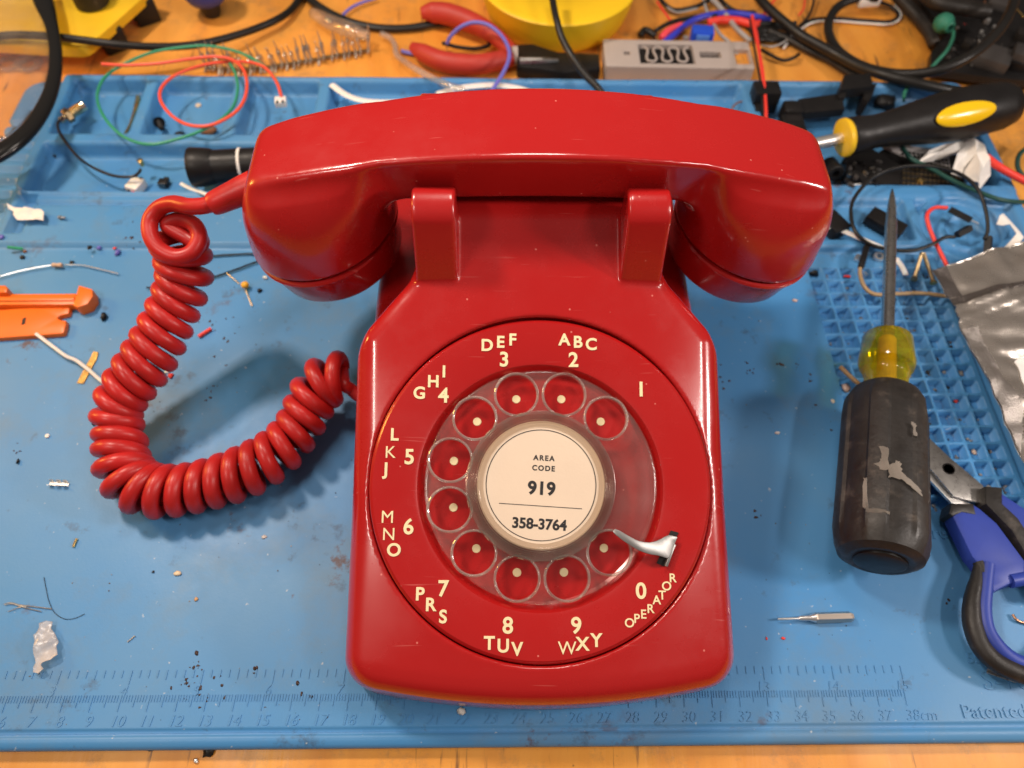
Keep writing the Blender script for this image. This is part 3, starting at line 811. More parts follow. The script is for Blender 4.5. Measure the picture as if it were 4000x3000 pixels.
# raised flat panels: vary radius with angle
rc = []
inv = AM.inverted()
for v in mb.v:
    p = inv @ Vector(v); rr = math.hypot(p.x, p.y); a = math.atan2(p.y, p.x)
    if .5 < p.z < g1 - .6 and rr > .3:
        kk = (math.cos(a * 6) > .25)
        e = min(1, (p.z - .5) / .15, (g1 - .6 - p.z) / .15)
        s_ = 1 + (.030 if kk else -.028) * e
        p.x *= s_; p.y *= s_
    rc.append((AM @ p)[:])
mb.v = rc
link('grip', mb, BLACKR, sd, sharp=30)
mb = MB().lathe([(0, -.10), (.80, -.10), (.9, -.04), (.92, .05), (0, .05)], AM, 48); link('end_cap', mb, BLACKP, sd)
mb = MB()
for k in range(8):
    q = AM @ Matrix.Rotation(math.radians(205), 4, 'Z') @ Matrix.Translation((0, 1.62, 1.2 + k * .68)) 
    mb.tube([(q @ Vector(p))[:] for p in ((-.16, .0, -.12), (.16, .0, .12))], .045, 6, 1)
link('raised_lettering', mb, BLACKR, sd)
def poly_sheet(outline, zf, step=.12, th=.05):
    """fine triangulated sheet inside an outline, height zf(x, y)"""
    xs_ = [p[0] for p in outline]; ys_ = [p[1] for p in outline]
    bm = bmesh.new(); vs = [bm.verts.new((p[0], p[1], 0)) for p in outline]; f0 = bm.faces.new(vs)
    for ax_, lo, hi in ((0, min(xs_), max(xs_)), (1, min(ys_), max(ys_))):
        c = lo + step
        while c < hi:
            n_ = [0, 0, 0]; n_[ax_] = 1; co = [0, 0, 0]; co[ax_] = c
            bmesh.ops.bisect_plane(bm, geom=bm.verts[:] + bm.edges[:] + bm.faces[:], plane_co=co, plane_no=n_)
            c += step
    bmesh.ops.triangulate(bm, faces=[f for f in bm.faces if len(f.verts) > 4])
    bm.verts.index_update()
    nv_ = len(bm.verts); v = []; f = []
    for q in bm.verts: v.append((q.co.x, q.co.y, zf(q.co.x, q.co.y)))
    for q in bm.verts: v.append((q.co.x, q.co.y, zf(q.co.x, q.co.y) - th))
    for q in bm.faces:
        i = [w_.index for w_ in q.verts]; f.append(tuple(i)); f.append(tuple(k + nv_ for k in i)[::-1])
    for e in bm.edges:
        if len(e.link_faces) == 1:
            a, b_ = e.verts[0].index, e.verts[1].index; f.append((a, b_, b_ + nv_, a + nv_))
    bm.free(); m = MB(); m.add(v, f); return m
cm_ = Vector(CC.tolist()) - (A0 + (A1 - A0) * .3); axd = (A1 - A0).normalized(); nrm_ = (cm_ - axd * cm_.dot(axd)).normalized(); sid_ = axd.cross(nrm_).normalized()
if sid_.x < 0: sid_ = -sid_
PAINT = clear_plastic('worn_paint_scuff', (.8, .8, .8), haze=.30, base=.0, rough=.6, hz=(.5, .44, .38))
def smear(pz_, seed):
    rr = random.Random(seed); o_ = []
    n = len(pz_)
    for i in range(n):
        a, b_ = pz_[i], pz_[(i + 1) % n]
        for k in range(4):
            t = k / 4; x = a[0] + (b_[0] - a[0]) * t + rr.uniform(-9, 9); y = a[1] + (b_[1] - a[1]) * t + rr.uniform(-9, 9)
            o_.append(((x - 1108 + (y - 1000) * .045) / 236, (1600 - y) / 236))
    m = poly_sheet(o_, lambda x, y: 0, .1, .02)
    v = []
    for x, y, z in m.v:
        an = math.asin(max(-.98, min(.98, x / 1.66))); rr_ = 1.700 + z
        v.append((A0 + axd * (y + .25) + nrm_ * (rr_ * math.cos(an)) + sid_ * (rr_ * math.sin(an)))[:])
    m.v = v; return m
for k, pq in enumerate((((1075, 750), (1120, 745), (1150, 760), (1150, 980), (1090, 975), (1045, 925), (1080, 905), (1105, 850)),
                        ((1150, 935), (1215, 880), (1245, 880), (1250, 970), (1290, 1010), (1390, 1085), (1392, 1132), (1330, 1100), (1250, 1045), (1150, 1050)),
                        ((955, 1065), (982, 1060), (985, 1360), (1155, 1368), (1150, 1392), (985, 1390), (950, 1340)),
                        ((1345, 430), (1375, 440), (1370, 500), (1385, 560), (1355, 560)))):
    link('dried_paint_mark', smear(pq, k), PAINT, sd)
gy = g2_ - g1
prof = [(.2, g1 - .3), (.88, g1 - .1), (.86, g1 + .35), (.84, g1 + .75)]
for k in range(4): prof += [(.86, g1 + .80 + k * .09), (.90 + .012 * k, g1 + .84 + k * .09), (.87 + .012 * k, g1 + .88 + k * .09)]
prof += [(1.06, g1 + 1.22), (1.12, g1 + 1.45), (1.10, g1 + 1.65), (1.0, g2_ - .22), (.80, g2_ - .06), (.55, g2_), (.2, g2_)]
mb = MB().lathe(prof, AM, 64, closed=False); link('collar', mb, YCLEAR, sd, sharp=50)
mb = MB().lathe([(0, g1 - .5), (.42, g1 - .5), (.36, g2_ - .2), (0, g2_ - .2)], AM, 24); link('collar_core', mb, mat('amber_core', (.62, .46, .02), .35, var=.3, vscale=150), sd)
bl = Ls - g2_
mb = MB()
n = 20; rows = [(g2_ - .4, .27, .27), (Ls - 2.6, .27, .27), (Ls - 2.2, .275, .25), (Ls - 1.3, .28, .21), (Ls - .7, .28, .15), (Ls - .35, .25, .10), (Ls - .1, .15, .06), (Ls, .05, .03)]
v = []; f = []
for h, a, b_ in rows:
    for k in range(n):
        an = 2 * math.pi * k / n
        v.append((AM @ Matrix.Rotation(math.radians(70), 4, 'Z') @ Vector((a * math.cos(an), b_ * math.sin(an), h)))[:])
for i in range(len(rows) - 1):
    for k in range(n): f.append((i * n + k, i * n + (k + 1) % n, (i + 1) * n + (k + 1) % n, (i + 1) * n + k))
f.append(tuple(range(n))[::-1]); f.append(tuple(range((len(rows) - 1) * n, len(rows) * n)))
mb.add(v, f); link('blade_shaft', mb, STEEL, sd, sharp=25)

# big black and yellow screwdriver at the top right
B0 = Vector(un(3130, 572, 1.6)); B1 = Vector(un(3975, 400, 2.7))
bs = thing('cushion_grip_screwdriver', 'black screwdriver with yellow ring and yellow oval inset, shaft ending behind the handset', 'screwdriver', B0[:])
BM = axis_mat(B0, B1)
LB = (B1 - B0).length
hb = lambda px, py: (Vector(un(px, py, 2.0)) - B0).length
h0 = hb(3300, 530)
mb = MB().lathe([(0, -2.5), (.30, -2.5), (.30, h0), (0, h0)], BM, 24); link('shaft', mb, CHROME, bs)
mb = MB().lathe([(.28, h0 - .12), (.85, h0 - .12), (.98, h0 - .05), (1.0, h0 + .12), (.9, h0 + .28), (.28, h0 + .3)], BM, 48); link('collar_ring', mb, YELLOW, bs)
hl = LB - h0
prof = [(.3, h0 + .2), (.92, h0 + .25), (.97, h0 + .4), (.95, h0 + .9), (.90, h0 + 1.2), (.86, h0 + 1.8), (.92, h0 + 2.6), (1.1, h0 + 3.8), (1.26, h0 + 5.0), (1.34, h0 + 6.0), (1.34, h0 + 7.0), (1.24, h0 + hl - 1.0), (1.05, h0 + hl - .4), (.7, h0 + hl - .08), (0, h0 + hl)]
mb = MB().lathe(prof, BM, 64); link('grip', mb, BLACKP, bs, sharp=50)
# inset on the upper side facing the camera
c_ = Vector(unp(3797, 440, np.array([0, 0, 1.0]), 3.55))
dx = (B1 - B0).normalized(); side = dx.cross(Vector((0, 0, 1))).normalized(); upv = side.cross(dx)
mb = MB(); bm = bmesh.new(); bmesh.ops.create_uvsphere(bm, u_segments=40, v_segments=16, radius=1)
axc = B0 + dx * ((c_ - B0).dot(dx)); nv = (c_ - axc); nv = (nv - dx * nv.dot(dx)).normalized(); sv = nv.cross(dx).normalized()
for v_ in bm.verts:
    q = v_.co.copy(); lon = q.x * 1.62; tw = q.y * .62
    ang = tw / 1.32; rad_ = 1.29 + q.z * .14
    v_.co = axc + dx * (lon) + nv * (rad_ * math.cos(ang)) + sv * (rad_ * math.sin(ang))
mb.bm(bm); link('oval_inset', mb, YELLOWS, bs)

# scissors
sz = .55
sci = thing('scissors', 'scissors with blue and black handles lying partly under the fat black screwdriver grip', 'scissors', g(3800, 1950))
Q = lambda z, *pts: [un(x, y, z)[:2] for x, y in pts]
zz5 = lambda *p: [(2900 + x * .4973, 1400 + y * .4973) for x, y in p]
zz6 = lambda *p: [(2900 + x * .4973, 2175 + y * .4973) for x, y in p]
mb = MB().prism(Q(.62, *zz5((1180, 300), (1460, 620), (1640, 790), (1890, 1000), (1892, 1142), (1660, 1085), (1460, 850), (1150, 450))), .50, .64, bev=.02)
link('blade', mb, STEEL, sci)
mb = MB().prism(Q(.45, *zz5((1100, 330), (1440, 800), (1600, 1030), (1650, 1085), (1810, 1150), (1805, 1165), (1640, 1135), (1400, 880), (1050, 430))), .34, .47, bev=.02)
link('blade', mb, CHROME, sci)
p = un(3705, 1832, .62)
link('pivot_hole', MB().lathe([(.0, .0), (.20, .0), (.23, .035), (.25, .02), (.26, 0)], Matrix.Translation((p[0], p[1], .64)), 32), DARK, sci)
h1 = Q(.8, *(zz5((1620, 1170), (1640, 1140), (1800, 1150), (1850, 1180), (1990, 1300), (2212, 1600)) + zz6((2212, 110), (2215, 190), (2080, 230), (1960, 290), (1900, 240), (1890, 130), (1800, 20)) + zz5((1790, 1570), (1640, 1260))))
link('handle', MB().prism(h1, .30, .95, bev=.16), BLUEP, sci)
link('handle_collar', MB().prism(Q(.9, *zz5((1612, 1225), (1630, 1140), (1810, 1145), (1830, 1235), (1720, 1215), (1645, 1245))), .26, 1.0, bev=.1), BLACKR, sci)
h2 = Q(.8, *(zz5((2005, 1060), (2260, 1230), (2400, 1380), (2500, 1900), (2300, 1560), (2000, 1140))))
link('handle', MB().prism(h2, .34, 1.0, bev=.14), BLUEP, sci)
link('handle_collar', MB().prism(Q(.9, *zz5((1895, 1010), (2030, 1020), (2030, 1150), (2150, 1260), (2350, 1560), (2500, 1900), (2400, 1880), (2100, 1360), (1895, 1150))), .30, 1.05, bev=.1), BLACKR, sci)
ring_i = [un(x, y, .8) for x, y in zz6((1925, 60), (1905, 250), (1895, 430), (1930, 590), (2040, 740), (2180, 830), (2330, 850), (2480, 800), (2600, 650), (2620, 480), (2560, 320), (2420, 220), (2260, 170), (2100, 190))]
link('handle_loop', MB().tube(ring_i, .27, 12, 6), BLUEP, sci)
ring_o = [un(x, y, .8) for x, y in zz6((1850, 60), (1838, 180), (1805, 330), (1800, 450), (1815, 560), (1870, 700), (1980, 820), (2110, 890), (2230, 930), (2400, 930), (2560, 860), (2680, 700))]
link('loop_cushion', MB().tube(ring_o, [.14, .26, .32, .34, .34, .34, .34, .34, .3], 12, 6), BLACKR, sci)
link('finger_rest', MB().tube([un(x, y, .8) for x, y in zz5((1850, 1600), (1870, 1640), (1880, 1690))], .2, 10), BLACKR, sci)

# little precision driver bit
z0 = zmat(*un(3150, 2415, 0)[:2])
P0, P1 = Vector(un(3038, 2418, .2)), Vector(un(3334, 2409, .2))
t_ = thing('driver_bit', 'small silver precision driver bit lying alone on the mat right of the phone', 'screwdriver bit', (P0.x, P0.y, .0))
QM = axis_mat(P0, P1); LL = (P1 - P0).length
link('tip', MB().lathe([(0, 0), (.035, .0), (.04, .05), (.045, .78), (.065, .80), (.085, .84), (.10, 1.2), (.13, 1.3), (.17, 1.42), (0, 1.42)], QM, 20), CHROME, t_)
mb = MB().lathe([(0, 1.38), (.15, 1.38), (.20, 1.48), (.20, LL - .14), (.14, LL - .03), (0, LL)], QM, 6); link('hex_shank', mb, mat('matte_nickel', (.60, .52, .45), .35, metal=1), t_, sharp=20)

# ------------------------------------------------------------------ silver bag
def zz4(*p): return [(2900 + x * .4973, 725 + y * .4973) for x, y in p]
from mathutils import noise as mnoise
def wr(x, y, s, k=0): return mnoise.noise(Vector((x * s + k, y * s - k, k * 1.7)))
BO = Q(1.3, *(zz4((1500, 650), (1800, 560), (2212, 450), (2800, 300), (2800, 2600), (2450, 2500), (2212, 2120), (1980, 1660), (1900, 1500), (1720, 1120), (1640, 880), (1612, 862), (1600, 850))))
zt0 = np.array(un(*zz4((1645, 975))[0], 1.3)[:2]); zt1 = np.array(un(*zz4((2212, 800))[0], 1.3)[:2]); zd = (zt1 - zt0) / np.linalg.norm(zt1 - zt0); zn = np.array([-zd[1], zd[0]])
def bagz(x, y):
    d = (np.array([x, y]) - zt0) @ zn; a = (np.array([x, y]) - zt0) @ zd
    z = 1.15 + .28 * wr(x, y, .45, 1) + .16 * wr(x, y, 1.1, 3) + .22 * abs(wr(x, y, .8, 5)) + .015 * wr(x, y, 3, 7)
    z += .10 * math.exp(-((d - .05) / .10) ** 2) + .12 * math.exp(-((d + .55) / .09) ** 2) + .05 * math.exp(-((d + .95) / .05) ** 2)
    z += .35 * min(1, max(0, a) / 4)
    return z
bag = thing('static_shield_bag', 'crumpled silver anti-static zip bag at the right edge of the mat', 'bag', (BO[0][0], BO[0][1], .6))
link('film', poly_sheet(BO, bagz, .16, .04), BAG, bag, sharp=0)
# ribbed heat-seal edge strip
eL = [Vector((*p, 0)) for p in Q(1.3, *zz4((1500, 650), (1600, 850)))] 
m_ = mat('ribbed_seal_film', (.16, .14, .13), .35, metal=.7, bump=1.0, bscale=900)
EO = Q(1.3, *zz4((1500, 652), (1612, 620), (1730, 860), (1640, 872), (1600, 850)))
link('heat_seal', poly_sheet(EO, lambda x, y: bagz(x, y) + .03, .16, .02), m_, bag)
EO = Q(1.3, *zz4((1640, 880), (1790, 850), (2212, 760), (2212, 810), (1830, 905), (1650, 945)))
link('zip_track', poly_sheet(EO, lambda x, y: bagz(x, y) + .03, .1, .02), m_, bag)
EO = Q(1.3, *zz4((2150, 1370), (2180, 1345), (2300, 1330), (2400, 1500), (2300, 1640), (2230, 1600)))
link('white_label', poly_sheet(EO, lambda x, y: bagz(x, y) + .04, .16, .02), WHITEPAP, bag)
EO = Q(1.3, *zz4((1725, 1125), (1840, 1110), (2010, 1420), (2212, 1760), (2212, 2100), (1980, 1650), (1900, 1500)))
link('heat_seal', poly_sheet(EO, lambda x, y: bagz(x, y) + .03, .16, .02), mat('ribbed_silver_film', (.40, .36, .33), .3, metal=.8, bump=1.0, bscale=1200), bag)
mb = poly_sheet(Q(1.0, *zz4((2000, 260), (2040, 235), (2100, 290), (2150, 350), (2190, 430), (2150, 480), (2040, 500), (2110, 430), (2130, 400), (2080, 330), (2030, 330), (1990, 310))), lambda x, y: 1.0 + .25 * math.sin(x * 3 + y), .12, .03)
solo('paper_strip', mb, WHITEPAP, 'curled white paper strip sticking out above the silver bag', 'paper')

# ------------------------------------------------------------------ left side tools and scraps on the mat
zl = lambda *p: [(x * .4973, 725 + y * .4973) for x, y in p]
zl3 = lambda *p: [(x * .4973, 1400 + y * .4973) for x, y in p]
zl4 = lambda *p: [(x * .4973, 2175 + y * .4973) for x, y in p]
z1 = lambda *p: [(x * .4973, y * .4973) for x, y in p]
z2 = lambda *p: [(1000 + x * .4973, y * .4973) for x, y in p]
z3 = lambda *p: [(2000 + x * .4973, y * .4973) for x, y in p]
z4 = lambda *p: [(2900 + x * .4973, y * .4973) for x, y in p]
def pz(pts, z): return [un(x, y, z) for x, y in pts]
def pg_(pts, dz): return [g(x, y, dz) for x, y in pts]

og = thing('orange_plastic_key', 'orange plastic stick with an arrow-shaped head at the left edge of the mat', 'plastic tool', g(150, 1165))
link('bar', MB().prism(Q(.5, *zl((-300, 850), (600, 845), (595, 935), (-300, 940))), .12, .52, bev=.1), ORANGE, og)
link('rib', MB().prism(Q(.6, *zl((-300, 872), (580, 868), (580, 900), (-300, 906))), .5, .60, bev=.04), ORANGE, og)
link('head', MB().prism(Q(.6, *zl((575, 940), (600, 860), (620, 785), (725, 815), (730, 870), (690, 930), (610, 958))), .02, .62, bev=.03), ORANGE, og)
link('end_block', MB().prism(Q(.7, *zl((-300, 790), (50, 790), (68, 812), (60, 848), (40, 850), (-300, 850))), .02, .8, bev=.08), ORANGE, og)
def orange_plate():
    o_ = Q(.25, *zl((-300, 1000), (0, 978), (300, 955), (548, 938), (550, 960), (540, 1008), (500, 1018), (470, 1022), (452, 1040), (470, 1056), (520, 1062), (518, 1100), (502, 1158), (480, 1165), (200, 1185), (0, 1200), (-300, 1215)))
    return MB().prism(o_, .02, .28, bev=.05)
op = solo('orange_plastic_plate', orange_plate(), ORANGE, 'flat orange plastic plate with a notched end, below the orange stick', 'plastic plate')
hp = Q(.3, *zl((178, 1042), (204, 1034), (194, 1085), (166, 1092)))
lk = MB().prism(hp, .26, .295); link('slot', lk, DARK, op) if False else None
_h = link('slot', lk, DARK, op)
solo('white_wire', MB().tube(pz(zl((285, 1165), (350, 1215), (430, 1275), (520, 1340), (600, 1375), (700, 1450), (790, 1530), (880, 1600), (1000, 1680)), .25), .085, 8), WHITEP, 'white wire running from the orange plate to under the red coiled cord', 'wire')
mb = MB().prism(Q(.05, *zl((735, 1302), (772, 1310), (760, 1360), (700, 1470), (655, 1555), (604, 1550), (640, 1480), (690, 1390))), .01, .06)
solo('braid_strip', mb, mat('gold_braid', (.62, .38, .12), .45, metal=.7, bump=1, bscale=1500, var=.5, vscale=700), 'short copper desoldering braid strip crossed by the white wire', 'braid')
res = thing('resistor', 'small striped resistor with long silver leads on the mat, above the orange stick', 'resistor', g(229, 1034))
rp = [un(x, y, .2) for x, y in zl((408, 624), (512, 626))]
link('body', MB().lathe([(0, 0), (.09, .02), (.115, .08), (.10, .16), (.085, .26), (.10, .36), (.115, .44), (.09, .5), (0, .52)], axis_mat(*rp), 16), mat('resistor_tan', (.60, .42, .28), .5, col2=(.35, .05, .03), c2scale=500), res)
link('lead', MB().tube(pz(zl((-60, 735), (0, 713), (180, 665), (400, 625)), .14), .032, 6), CHROME, res)
link('lead', MB().tube(pz(zl((512, 622), (640, 625), (780, 655), (930, 692)), .14), .032, 6), CHROME, res)
cap = thing('ceramic_capacitor', 'tiny yellow drop capacitor with two thin leads left of the handset cup', 'capacitor', g(957, 1113))
c0_ = un(957, 1113, .25); link('body', MB().blob(c0_, .19, 3, .02, (1, 1, .8)), mat('cap_yellow', (.85, .42, .03), .35), cap)
link('lead', MB().tube(pz(zl((1780, 685), (1830, 728), (1885, 772)), .12), .02, 6), STEEL, cap)
link('lead', MB().tube(pz(zl((1932, 822), (1955, 880), (1982, 948)), .08), .02, 6), STEEL, cap)
solo('black_wire', MB().tube(pz(zl((1150, 802), (1400, 790), (1660, 722), (1850, 660), (2010, 600), (2200, 540)), .12), .045, 6), BLACKC, 'thin straight black wire passing under the handset cup, lower of two', 'wire')
solo('black_wire', MB().tube(pz(zl((1500, 640), (1650, 562), (1720, 548), (1850, 540), (2000, 536), (2200, 560)), .12), .045, 6), BLACKC, 'thin black wire behind the coil and handset cup, upper of two', 'wire')
# scraps
def blobthing(name, px, py, r, m, label, cat, s_=(1, 1, .6), amp=.3, seed=1, group=None, sub=2):
    p = g(px, py, r * s_[2] * .8); return solo(name, MB().blob(p, r, sub, amp, s_, seed), m, label, cat, group, sharp=0)
blobthing('insulation_scrap', 405, 1236, .20, BLACKP, 'shiny black crumb of plastic left of the coiled cord', 'scrap', (.6, 1.2, .7))
mb = MB().tube(pg_(zl((1560, 1186), (1658, 1124)), .09), .09, 10, 1); solo('red_insulation_sleeve', mb, REDW, 'short piece of red wire sleeve right of the coil', 'scrap')
mb = MB().tube(pg_(zl((58, 484), (180, 497)), .08), .075, 10, 1); solo('green_insulation_sleeve', mb, mat('green_sleeve', (.03, .35, .16), .4), 'short piece of green wire sleeve at the left edge', 'scrap')
blobthing('wood_crumb', 97, 982, .09, BROWNB, 'brown crumb at the end of the green sleeve', 'scrap')
blobthing('plastic_crumb', 87, 1004, .12, BLACKP, 'black crumb below the green sleeve', 'scrap')
blobthing('plastic_crumb', 280, 1024, .10, BLACKP, 'black crumb touching the resistor lead', 'scrap', seed=4)
blobthing('plastic_crumb', 350, 967, .11, BLACKP, 'black crumb beside a violet crumb under the mat groove', 'scrap', seed=5)
blobthing('violet_crumb', 386, 968, .11, PURPW, 'violet insulation crumb right of a black crumb', 'scrap', seed=6)
blobthing('violet_crumb', 459, 986, .17, PURPW, 'larger violet insulation crumb below a red speck', 'scrap', (.7, 1.2, .7), seed=7)
blobthing('red_crumb', 447, 970, .08, REDW, 'red crumb touching the larger violet crumb', 'scrap', seed=8)
blobthing('violet_crumb', 5, 926, .13, PURPW, 'violet crumb at the very left edge', 'scrap', seed=9)
blobthing('red_crumb', 666, 1467, .12, REDW, 'round red crumb in the loop of the coiled cord', 'scrap', seed=10)
blobthing('white_crumb', 652, 1453, .13, WHITEP, 'white flake touching the red crumb inside the cord loop', 'scrap', (1, .6, .4), seed=11)
blobthing('white_crumb', 1036, 1084, .11, WHITEP, 'white crumb near the yellow capacitor', 'scrap', seed=12)
blobthing('plastic_crumb', 1014, 1134, .11, BLACKP, 'black crumb under the handset cup', 'scrap', seed=13)
blobthing('plastic_crumb', 367, 1652, .11, BLACKP, 'black crumb at the left bend of the coiled cord', 'scrap', seed=14)
blobthing('plastic_crumb', 70, 1803, .09, BLACKP, 'black crumb near the left edge below the white disc', 'scrap', (.6, 1.2, .7), seed=15)
p = g(186, 1704, .0); solo('white_disc', MB().lathe([(0, .0), (.09, 0), (.09, .06), (0, .06)], Matrix.Translation(p), 20), WHITEP, 'tiny white disc on the mat left of the coiled cord', 'scrap')
blobthing('beige_blob', 693, 2240, .15, mat('beige_resin', (.75, .58, .38), .5), 'beige resin drop on the mat below the coiled cord', 'scrap', (1, .65, .4), .15, 16)
blobthing('beige_crumb', 766, 2340, .07, mat('tan_resin', (.62, .35, .16), .5), 'tan crumb below the beige resin drop', 'scrap', seed=17)
blobthing('white_crumb', 1031, 2097, .10, mat('pale_crumb', (.62, .55, .5), .6), 'pale flake under the shadow of the cord', 'scrap', (1, .8, .3), seed=18)
blobthing('plastic_crumb', 598, 2234, .05, BLACKP, 'tiny black speck left of the beige resin drop', 'scrap', seed=19)
blobthing('pale_chip', 1802, 2778, .14, WHITEPAP, 'white flake on ruler mark 22 under the phone front', 'scrap', (1, .9, .5), .4, 20)
blobthing('red_crumb', 2995, 2494, .06, REDW, 'left red speck below the driver bit', 'scrap', (.6, 1, .4), seed=21)
blobthing('red_crumb', 3060, 2493, .07, REDW, 'right red speck below the driver bit', 'scrap', (1, .7, .4), seed=22)
blobthing('pale_chip', 3253, 1566, .10, WHITEPAP, 'white speck left of the black screwdriver grip top', 'scrap', (.8, 1, .4), seed=23)
blobthing('pale_chip', 3037, 1691, .10, WHITEPAP, 'pale flake between phone and screwdriver', 'scrap', (1.2, .6, .3), seed=24)
blobthing('pale_chip', 3105, 1173, .12, mat('pinkish', (.62, .45, .40), .6), 'pinkish flake under the right handset cup', 'scrap', (1.2, .7, .3), seed=25)
blobthing('black_lint', 812, 2935, .17, BLACKR, 'black fluff on the wooden bench in front of the mat', 'lint', (1, 1, .5), .5, 26)
blobthing('black_lint', 590, 2927, .08, BLACKR, 'small black speck at the front edge of the mat', 'lint', (1.6, .7, .4), .5, 27)
blobthing('solder_bead', 765, 2973, .09, CHROME, 'dark metal bead on the bench at the bottom', 'scrap', (1, 1, .7), .3, 28)
# crimp terminals
def crimp(px, py, L, rz, label, m=CHROME):
    p = g(px, py, 0); t = thing('crimp_terminal', label, 'crimp terminal', p, 'loose crimp terminals')
    R_ = Matrix.Translation(p) @ Matrix.Rotation(rz, 4, 'Z')
    b = MB().box((0, 0, .04), (L, .16, .03)); b.v = [(R_ @ Vector(v))[:] for v in b.v]; link('strip', b, m, t)
    for x in (-.38, .0, .36):
        for sy in (-1, 1):
            b = MB().box((x * L, sy * .09, .13), (L * .22, .025, .17), rx=-sy * .3); b.v = [(R_ @ Vector(v))[:] for v in b.v]; link('crimp_wing', b, m, t)
crimp(233, 1893, .78, -.05, 'bright silver crimp terminal left of the cord bend')
crimp(3905, 2640, .95, -.35, 'silver crimp terminal touching the scissors loop at lower right')
mb = MB().tube(pg_(zl3((604, 1415), (590, 1445), (575, 1482)), .05), .05, 6); solo('gold_pin', mb, GOLD, 'short gold pin lying below the coiled cord', 'pin')
mb = MB().tube(pg_(zl4((1002, 670), (1062, 620)), .03), .022, 6, 1); solo('steel_pin', mb, CHROME, 'fine silver pin lying above the ruler left of the phone', 'pin')
mb = MB().tube(pg_(z1((1085, 760), (1075, 830), (1050, 890), (1020, 980), (985, 1050)), .12), [.13, .16, .07, .06, .08], 8); solo('gold_pin', mb, GOLD, 'gold pin in the first small tray compartment', 'pin')
mb = MB()
for a, b_, c in (((38, 378), (110, 372), (410, 411)), ((62, 430), (200, 388), (405, 408)), ((70, 360), (200, 400), (325, 430)), ((30, 372), (90, 360), (200, 395))):
    mb.tube(pg_(zl4(a, b_, c), .05), .016, 5)
solo('wire_strands', mb, CHROME, 'tuft of fine bare wire strands at the lower left of the mat', 'wire strands')
solo('hair', MB().tube(pg_(zl4((345, 160), (360, 240), (385, 350), (430, 440), (510, 488), (590, 482), (665, 448)), .03), .010, 5), BLACKC, 'single dark curved hair above the torn clear film', 'hair')
fl = Q(.3, *zl4((300, 520), (360, 500), (402, 505), (395, 560), (430, 610), (455, 665), (440, 700), (455, 770), (400, 808), (330, 832), (318, 850), (345, 880), (300, 916), (245, 902), (248, 862), (275, 830), (268, 760), (278, 690), (262, 612), (290, 600), (300, 560)))
solo('torn_film', poly_sheet(fl, lambda x, y: .28 + .14 * wr(x, y, 1.3, 2) + .08 * wr(x, y, 4, 2), .1, .03), FROST, 'torn piece of frosted clear film above ruler mark 3', 'film', sharp=0)
fl = Q(.6, *zl((55, 140), (110, 165), (150, 165), (230, 180), (330, 190), (345, 215), (340, 272), (280, 262), (200, 270), (130, 265), (105, 235), (95, 190), (60, 180)))
solo('torn_tissue', poly_sheet(fl, lambda x, y: .62 + .15 * wr(x, y, 1.5, 4) + .1 * wr(x, y, 5, 2), .1, .04), WHITEPAP, 'torn scrap of white tissue on the left shelf of the mat', 'paper', sharp=0)
def screw(px, py, rz, label, m, r=.12, L=.4, dz=.12, group='small loose screws'):
    p = g(px, py, dz); t = thing('small_screw', label, 'screw', p, group)
    R_ = Matrix.Translation(p) @ Matrix.Rotation(rz, 4, 'Z') @ Matrix.Rotation(math.radians(78), 4, 'Y')
    link('head', MB().lathe([(0, -.12), (r, -.1), (r * 1.15, 0), (0, 0)], R_, 20), m, t)
    pr = [(r * .5, 0)]
    for k in range(8): pr += [(r * .62, L * (k + .3) / 8), (r * .45, L * (k + .8) / 8)]
    pr += [(0, L)]
    link('thread', MB().lathe(pr, R_, 14), m, t)
screw(238, 850, -.2, 'tiny silver screw on the left shelf beside the torn tissue', STEEL, .10, .28)
screw(622, 478, -1.1, 'black screw standing in the second small tray compartment', BLACKP, .28, .8, .3)
blobthing('plastic_crumb', 193, 611, .28, BLACKP, 'black crumb on the left wall of the long tray', 'scrap', (1.3, .8, .6), seed=30)
blobthing('plastic_crumb', 700, 522, .2, BLACKP, 'black crumb right of the black screw in the compartment', 'scrap', (1.2, .7, .5), seed=31)
blobthing('dark_component', 815, 510, .42, BROWNB, 'dark brown component at the right of the second compartment', 'component', (1.2, .7, .5), .2, 32)
p = g(776, 414, 0); solo('beige_bead', MB().lathe([(0, 0), (.16, 0), (.16, .08), (0, .1)], Matrix.Translation(p), 20), mat('beige_bead', (.6, .5, .38), .5), 'tiny beige bead inside the orange wire loop', 'bead')
# antenna pigtail
pt = thing('antenna_pigtail', 'gold threaded antenna connector on a thin black cable in the first compartment', 'connector', g(285, 440))
a0, a1 = Vector(un(250, 462, .4)), Vector(un(322, 415, .5)); AMx = axis_mat(a0, a1); l_ = (a1 - a0).length
link('hex_nut', MB().lathe([(0, .1), (.36, .1), (.40, .15), (.40, .38), (.36, .44), (0, .44)], AMx, 6), BRASSD, pt, sharp=20)
pr = [(.28, .4)]
for k in range(7): pr += [(.30, .42 + k * .1), (.26, .47 + k * .1)]
link('threaded_barrel', MB().lathe([(0, -.25), (.17, -.25), (.17, .1)] + pr + [(.28, l_ + .1), (.1, l_ + .1), (.1, l_), (0, l_)], AMx, 32), mat('pale_gold', (.80, .68, .45), .22, metal=1), pt)
link('cable', MB().tube(pz(z1((500, 920), (455, 965), (465, 1030), (520, 1120), (600, 1220), (680, 1285), (780, 1340), (900, 1382), (1030, 1388), (1085, 1360), (1105, 1330)), .5), .075, 8), BLACKC, pt)
p = un(551, 635, .55); link('snap_plug', MB().lathe([(0, -.2), (.10, -.2), (.12, .0), (.15, .02), (.15, .16), (.08, .18), (0, .18)], Matrix.Translation(p), 20), GOLD, pt)
